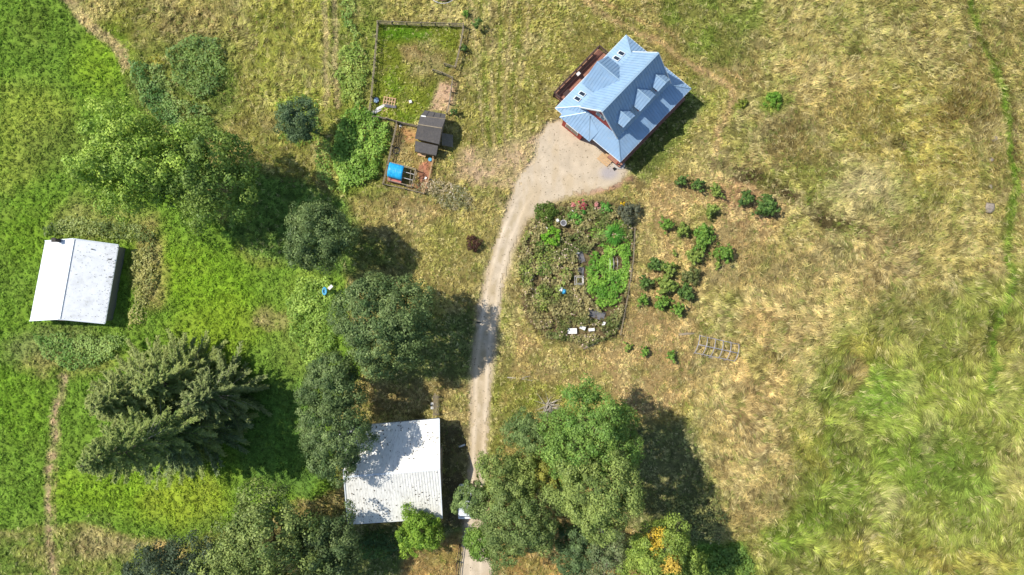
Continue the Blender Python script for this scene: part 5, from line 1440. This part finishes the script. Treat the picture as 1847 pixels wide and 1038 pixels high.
# ---- white car under the trees
def car():
    c = P(839, 902)
    root = empty('parked_car', c, 'white car parked under the trees beside the driveway', 'car')
    def sec(y, w_, z0, z1): return [(c[0] - w_, c[1] + y, z0), (c[0] + w_, c[1] + y, z0), (c[0] + w_, c[1] + y, z1), (c[0] - w_, c[1] + y, z1)]
    def loft(secs, nm, m_, par=root):
        v = [p for s in secs for p in s]; f = [(3, 2, 1, 0)]
        for i in range(len(secs) - 1):
            for k in range(4):
                k2 = (k + 1) % 4
                f.append((i * 4 + k, i * 4 + k2, (i + 1) * 4 + k2, (i + 1) * 4 + k))
        n = (len(secs) - 1) * 4
        f.append((n, n + 1, n + 2, n + 3))
        o = MB().add(v, f).build(nm, M[m_], par, False)
        bv = o.modifiers.new('bevel', 'BEVEL'); bv.width = .05; bv.segments = 2
        return o
    body = loft([sec(-2.4, .78, .35, .75), sec(-2.3, .88, .28, .95), sec(-1.2, .92, .25, 1.0), sec(1.2, .92, .25, 1.0), sec(2.1, .86, .28, .9), sec(2.35, .72, .4, .75)], 'body', 'carpaint')
    cab = loft([sec(-2.05, .72, .98, 1.02), sec(-1.75, .68, .98, 1.55), sec(.3, .68, .98, 1.6), sec(1.2, .78, .98, 1.02)], 'cabin', 'glass')
    loft([sec(-1.72, .66, 1.57, 1.6), sec(-1.5, .66, 1.57, 1.66), sec(.2, .66, 1.6, 1.68), sec(.38, .64, 1.58, 1.62)], 'car_roof', 'carpaint')
    for y in (-1.5, 1.45):
        for s_ in (-1, 1):
            t = MB().tube([(c[0] + s_ * .72, c[1] + y, .33), (c[0] + s_ * .93, c[1] + y, .33)], .33, 16).build('wheel', M['black'], root)
            MB().tube([(c[0] + s_ * .9, c[1] + y, .33), (c[0] + s_ * .945, c[1] + y, .33)], .2, 12).build('rim', M['steel'], t)
    for s_ in (-1, 1):
        MB().box((c[0] + s_ * .6, c[1] + 2.3, .72), (.28, .12, .14)).build('headlight', M['lamp'], root)
        MB().box((c[0] + s_ * .68, c[1] - 2.37, .78), (.2, .06, .2)).build('tail_light', M['redwall'], root)
        MB().box((c[0] + s_ * 1.0, c[1] + .85, 1.05), (.18, .12, .12)).build('mirror', M['carpaint'], root)
car()

# ---- round frame cut by the top edge
p = P(800, -18)
r = empty('trampoline', (p[0], p[1], 0), 'old trampoline frame with white pipes cut by the top edge of the picture', 'trampoline')
MB().ring((p[0], p[1], .75), 2.2, .05, 30, 6).build('frame_ring', M['steel'], r, True)
mt = MB(); mt.tube([(p[0], p[1], .62), (p[0], p[1], .64)], 1.75, 26); mt.build('mat', M['brown'], r)
for k in range(6):
    t = k * PI / 3 + .25
    MB().tube([(p[0] + 2.2 * math.cos(t), p[1] + 2.2 * math.sin(t), 0), (p[0] + 2.2 * math.cos(t), p[1] + 2.2 * math.sin(t), .72)], .04, 6).build('leg', M['steel'], r)
    MB().tube([(p[0] + 2.25 * math.cos(t), p[1] + 2.25 * math.sin(t), .8), (p[0] + 2.5 * math.cos(t), p[1] + 2.5 * math.sin(t), 2.2)], .03, 6).build('net_pole', M['steel'], r)

# ---- stones along the right field, with little variations
def rock(px, py, s, label, m_='stone', flat=.6):
    p = P(px, py); mb = MB(); n, k = 9, 5
    vsx = []
    for i in range(k):
        f = i / (k - 1); rr_ = s * math.sin(PI * (.18 + .72 * (1 - f) * .9)) 
        for j in range(n):
            t = 2 * PI * j / n
            q = rr_ * random.uniform(.78, 1.12)
            vsx.append((p[0] + q * math.cos(t), p[1] + q * math.sin(t), -.05 + s * flat * 1.5 * f + random.uniform(-.04, .04) * s))
    fs = [(i * n + j, i * n + (j + 1) % n, (i + 1) * n + (j + 1) % n, (i + 1) * n + j) for i in range(k - 1) for j in range(n)] + [tuple(range(n))[::-1], tuple((k - 1) * n + j for j in range(n))]
    return single('field_stone', mb.add(vsx, fs), M[m_], label, 'stone', 'stones along the right-hand fence line')
rock(1714, 22, .45, 'pale pointed stone, topmost of the right-hand row')
rock(1733, 52, .35, 'greyish stone second from the top of the right-hand row')
rock(1748, 83, .38, 'brownish stone third from the top of the right-hand row')
rock(1793, 251, .48, 'pale stone just left of the green strip, middle of the row')
rock(1787, 288, .38, 'small pale stone below the middle of the right-hand row')
rock(1785, 338, .4, 'narrow upright pale stone above the biggest one')
rock(1781, 375, .75, 'biggest stone, a squarish grey boulder at the lower end of the row', flat=.8)

# ---- blue tub in the brambles
p = P(586, 525.5, 1.6)
r = empty('blue_tub', (p[0], p[1], 1.25), 'light blue oval tub lying on the lime green brambles', 'tub')
MB().ring((p[0], p[1], 1.75), .26, .09, 16, 8, squash=1.7).build('rim', M['blue'], r, True)
MB().tube([(p[0], p[1], 1.35), (p[0], p[1], 1.62)], .22, 12).build('tub_floor', M['blue'], r)
p = P(596, 518.5, 1.7)
single('plastic_sheet', MB().box((p[0], p[1], 1.75), (.7, .4, .04), .8, .1, .15), M['white'], 'pale scrap of sheet beside the blue tub', 'sheet')

# ---- odds and ends in the garden
def board(px, py, sx, sy, z, rz, m_, nm, lb, cat='board'):
    p = P(px, py, z)
    return single(nm, MB().box((p[0], p[1], z), (sx, sy, .06), rz, random.uniform(-.06, .06), random.uniform(-.06, .06)), M[m_], lb, cat)
board(1032, 597.5, 1.3, .75, .5, .02, 'white', 'white_board', 'largest white board at the lower end of the garden')
board(1051, 591.5, .8, .5, .5, -.4, 'white', 'white_board', 'white board scrap right of the largest white board')
board(1067, 595, .85, .4, .5, .1, 'white', 'white_board', 'rightmost white board at the lower end of the garden')
board(1089, 585, .35, .6, .85, -.4, 'white', 'white_board', 'small white board below the dark weed fabric')
board(1047, 462, .9, 1.9, .2, .3, 'fabric', 'weed_fabric', 'grey weed fabric strip at the top of the garden path', 'fabric')
board(1047, 497, .8, 2.4, .2, -.1, 'fabric', 'weed_fabric', 'grey weed fabric strip beside the square cage', 'fabric')
board(1076, 567, 2.3, 1.2, .2, -.35, 'fabric', 'weed_fabric', 'dark weed fabric below the squash vines', 'fabric')
board(1062, 520, .8, .7, .2, .4, 'fabric', 'weed_fabric', 'small piece of weed fabric at the left edge of the squash vines', 'fabric')
board(1042, 456, .5, .4, .35, .4, 'white', 'plastic_sheet', 'white plastic scrap on the upper weed fabric', 'sheet')
p = P(1045, 506, 1.3)
r = empty('plant_cage', (p[0], p[1], 0), 'square white plant cage on the garden path', 'cage')
for zc_, s_ in ((1.35, .42), (.95, .6)):
    q = [(p[0] - s_, p[1] - s_, zc_), (p[0] + s_, p[1] - s_, zc_), (p[0] + s_, p[1] + s_, zc_), (p[0] - s_, p[1] + s_, zc_)]
    for i in range(4): MB().tube([q[i], q[(i + 1) % 4]], .035, 5).build('rail', M['steel'], r)
for sx in (-1, 1):
    for sy in (-1, 1): MB().tube([(p[0] + sx * .6, p[1] + sy * .6, 0), (p[0] + sx * .42, p[1] + sy * .42, 1.35)], .03, 5).build('leg', M['steel'], r)
p = P(1016.5, 402.5, 1.0)
r = empty('round_pot', (p[0], p[1], 0), 'round grey-rimmed pot between the dark and the bright round bush', 'pot')
MB().tube([(p[0], p[1], 0), (p[0], p[1], .95)], [.32, .38], 14).build('pot_body', M['fabric'], r); MB().ring((p[0], p[1], 1.0), .38, .06, 18).build('rim', M['steel'], r)
p = P(1006, 398, .9); single('white_rock', MB().tube([(p[0], p[1], 0), (p[0] + .05, p[1], .6), (p[0], p[1], .95)], [.3, .34, .16], 7), M['white'], 'white stone beside the round grey-rimmed pot', 'stone')
p = P(1013, 525, 1.0)
r = empty('garden_bundle', (p[0], p[1], .0), 'blue and white bundle among the dry weeds in the garden middle', 'bundle')
MB().tube([(p[0] - .1, p[1] + .1, .2), (p[0] - .12, p[1] + .15, .8), (p[0] - .1, p[1] + .1, 1.1)], [.4, .42, .2], 8).build('white_sack', M['white'], r)
MB().tube([(p[0] + .3, p[1] - .1, .2), (p[0] + .32, p[1] - .1, .8), (p[0] + .3, p[1] - .12, 1.08)], [.34, .36, .16], 8).build('blue_sack', M['blue'], r)
for i, (x0, y0, x1, y1) in enumerate(((1048, 626, 1068, 612), (1052, 629, 1078, 618), (1058, 622, 1080, 611))):
    a, b = P(x0, y0), P(x1, y1)
    single('garden_log', MB().tube([(a[0], a[1], .15 + .12 * i), (b[0], b[1], .2 + .12 * i)], [.16, .12], 7), M['wood'], ('leftmost grey log of the heap at the lower garden edge', 'lowest grey log of the heap at the lower garden edge', 'top grey log of the heap at the lower garden edge')[i], 'log')
for i in range(3):
    p = P(1098 + i * 6, 478 - i, .0); pts = []
    for k in range(9):
        t = PI * k / 8
        pts.append((p[0] + i * .05, p[1] - .9 * math.cos(t), .3 + 1.1 * math.sin(t)))
    single('wire_hoop', MB().tube(pts, .028, 5), M['steel'], ('left', 'middle', 'right')[i] + ' one of three white wire hoops over the squash vines', 'hoop', 'wire hoops over the vines')
for (x, y, L_, lb) in ((1029, 377, 1.0, 'pale upright stake beside the red roses'), (983, 408, 1.4, 'pale leaning stake left of the bright round bush')):
    p = P(x, y)
    single('garden_stake', MB().beam((p[0], p[1], .2), (p[0] + .25, p[1] - .5, L_ + .3), .07), M['white'], lb, 'stake')
# cat on the drive
p = P(863, 582)
r = empty('cat', p, 'small black cat walking on the shaded driveway', 'cat')
me = MB().tube([(p[0] - .22, p[1] - .02, .2), (p[0] - .12, p[1], .24), (p[0] + .05, p[1], .23), (p[0] + .17, p[1], .25), (p[0] + .25, p[1] + .01, .3), (p[0] + .33, p[1] + .01, .31), (p[0] + .38, p[1] + .01, .29)],
               [.03, .075, .08, .07, .045, .055, .02], 8)
for dx in (-.13, .15):
    for dy in (-.05, .05): me.tube([(p[0] + dx, p[1] + dy, .2), (p[0] + dx + .01, p[1] + dy, .1), (p[0] + dx + .02, p[1] + dy, .0)], [.03, .02, .018], 5)
me.tube([(p[0] - .2, p[1], .21), (p[0] - .36, p[1] - .06, .27), (p[0] - .46, p[1] - .02, .38)], [.018, .014, .008], 5)
for dy in (-.025, .035): me.tube([(p[0] + .31, p[1] + dy, .34), (p[0] + .31, p[1] + dy, .4)], [.02, .003], 4)
me.build('body', M['black'], r, True)

# ------------------------------------------------------------------ loose stones and tufts on the drive
n = 5200
x = R.uniform(820, 1140, n); y = R.uniform(200, 1060, n)
sd = sdist(DRIVE, x, y)
k = (sd > 1) & (fbm(x, y, 40, 4, 3) > .4)
x, y = x[k], y[k]
pts = np.stack([(x - 923.5) / K, (519 - y) / K, np.full(len(x), .085)], -1)
st = quads('gravel_stones', pts, np.array([0, 0, 1.]) + R.normal(0, .35, (len(pts), 3)), R.uniform(.06, .2, len(pts)), np.tile(lin((150, 136, 112)), (len(pts), 1)) * R.uniform(.45, 1.5, (len(pts), 1)), aspect=.8, matname='grass')
tag(st, 'loose stones and small weeds scattered over the gravel drive', 'stones', kind='stuff')
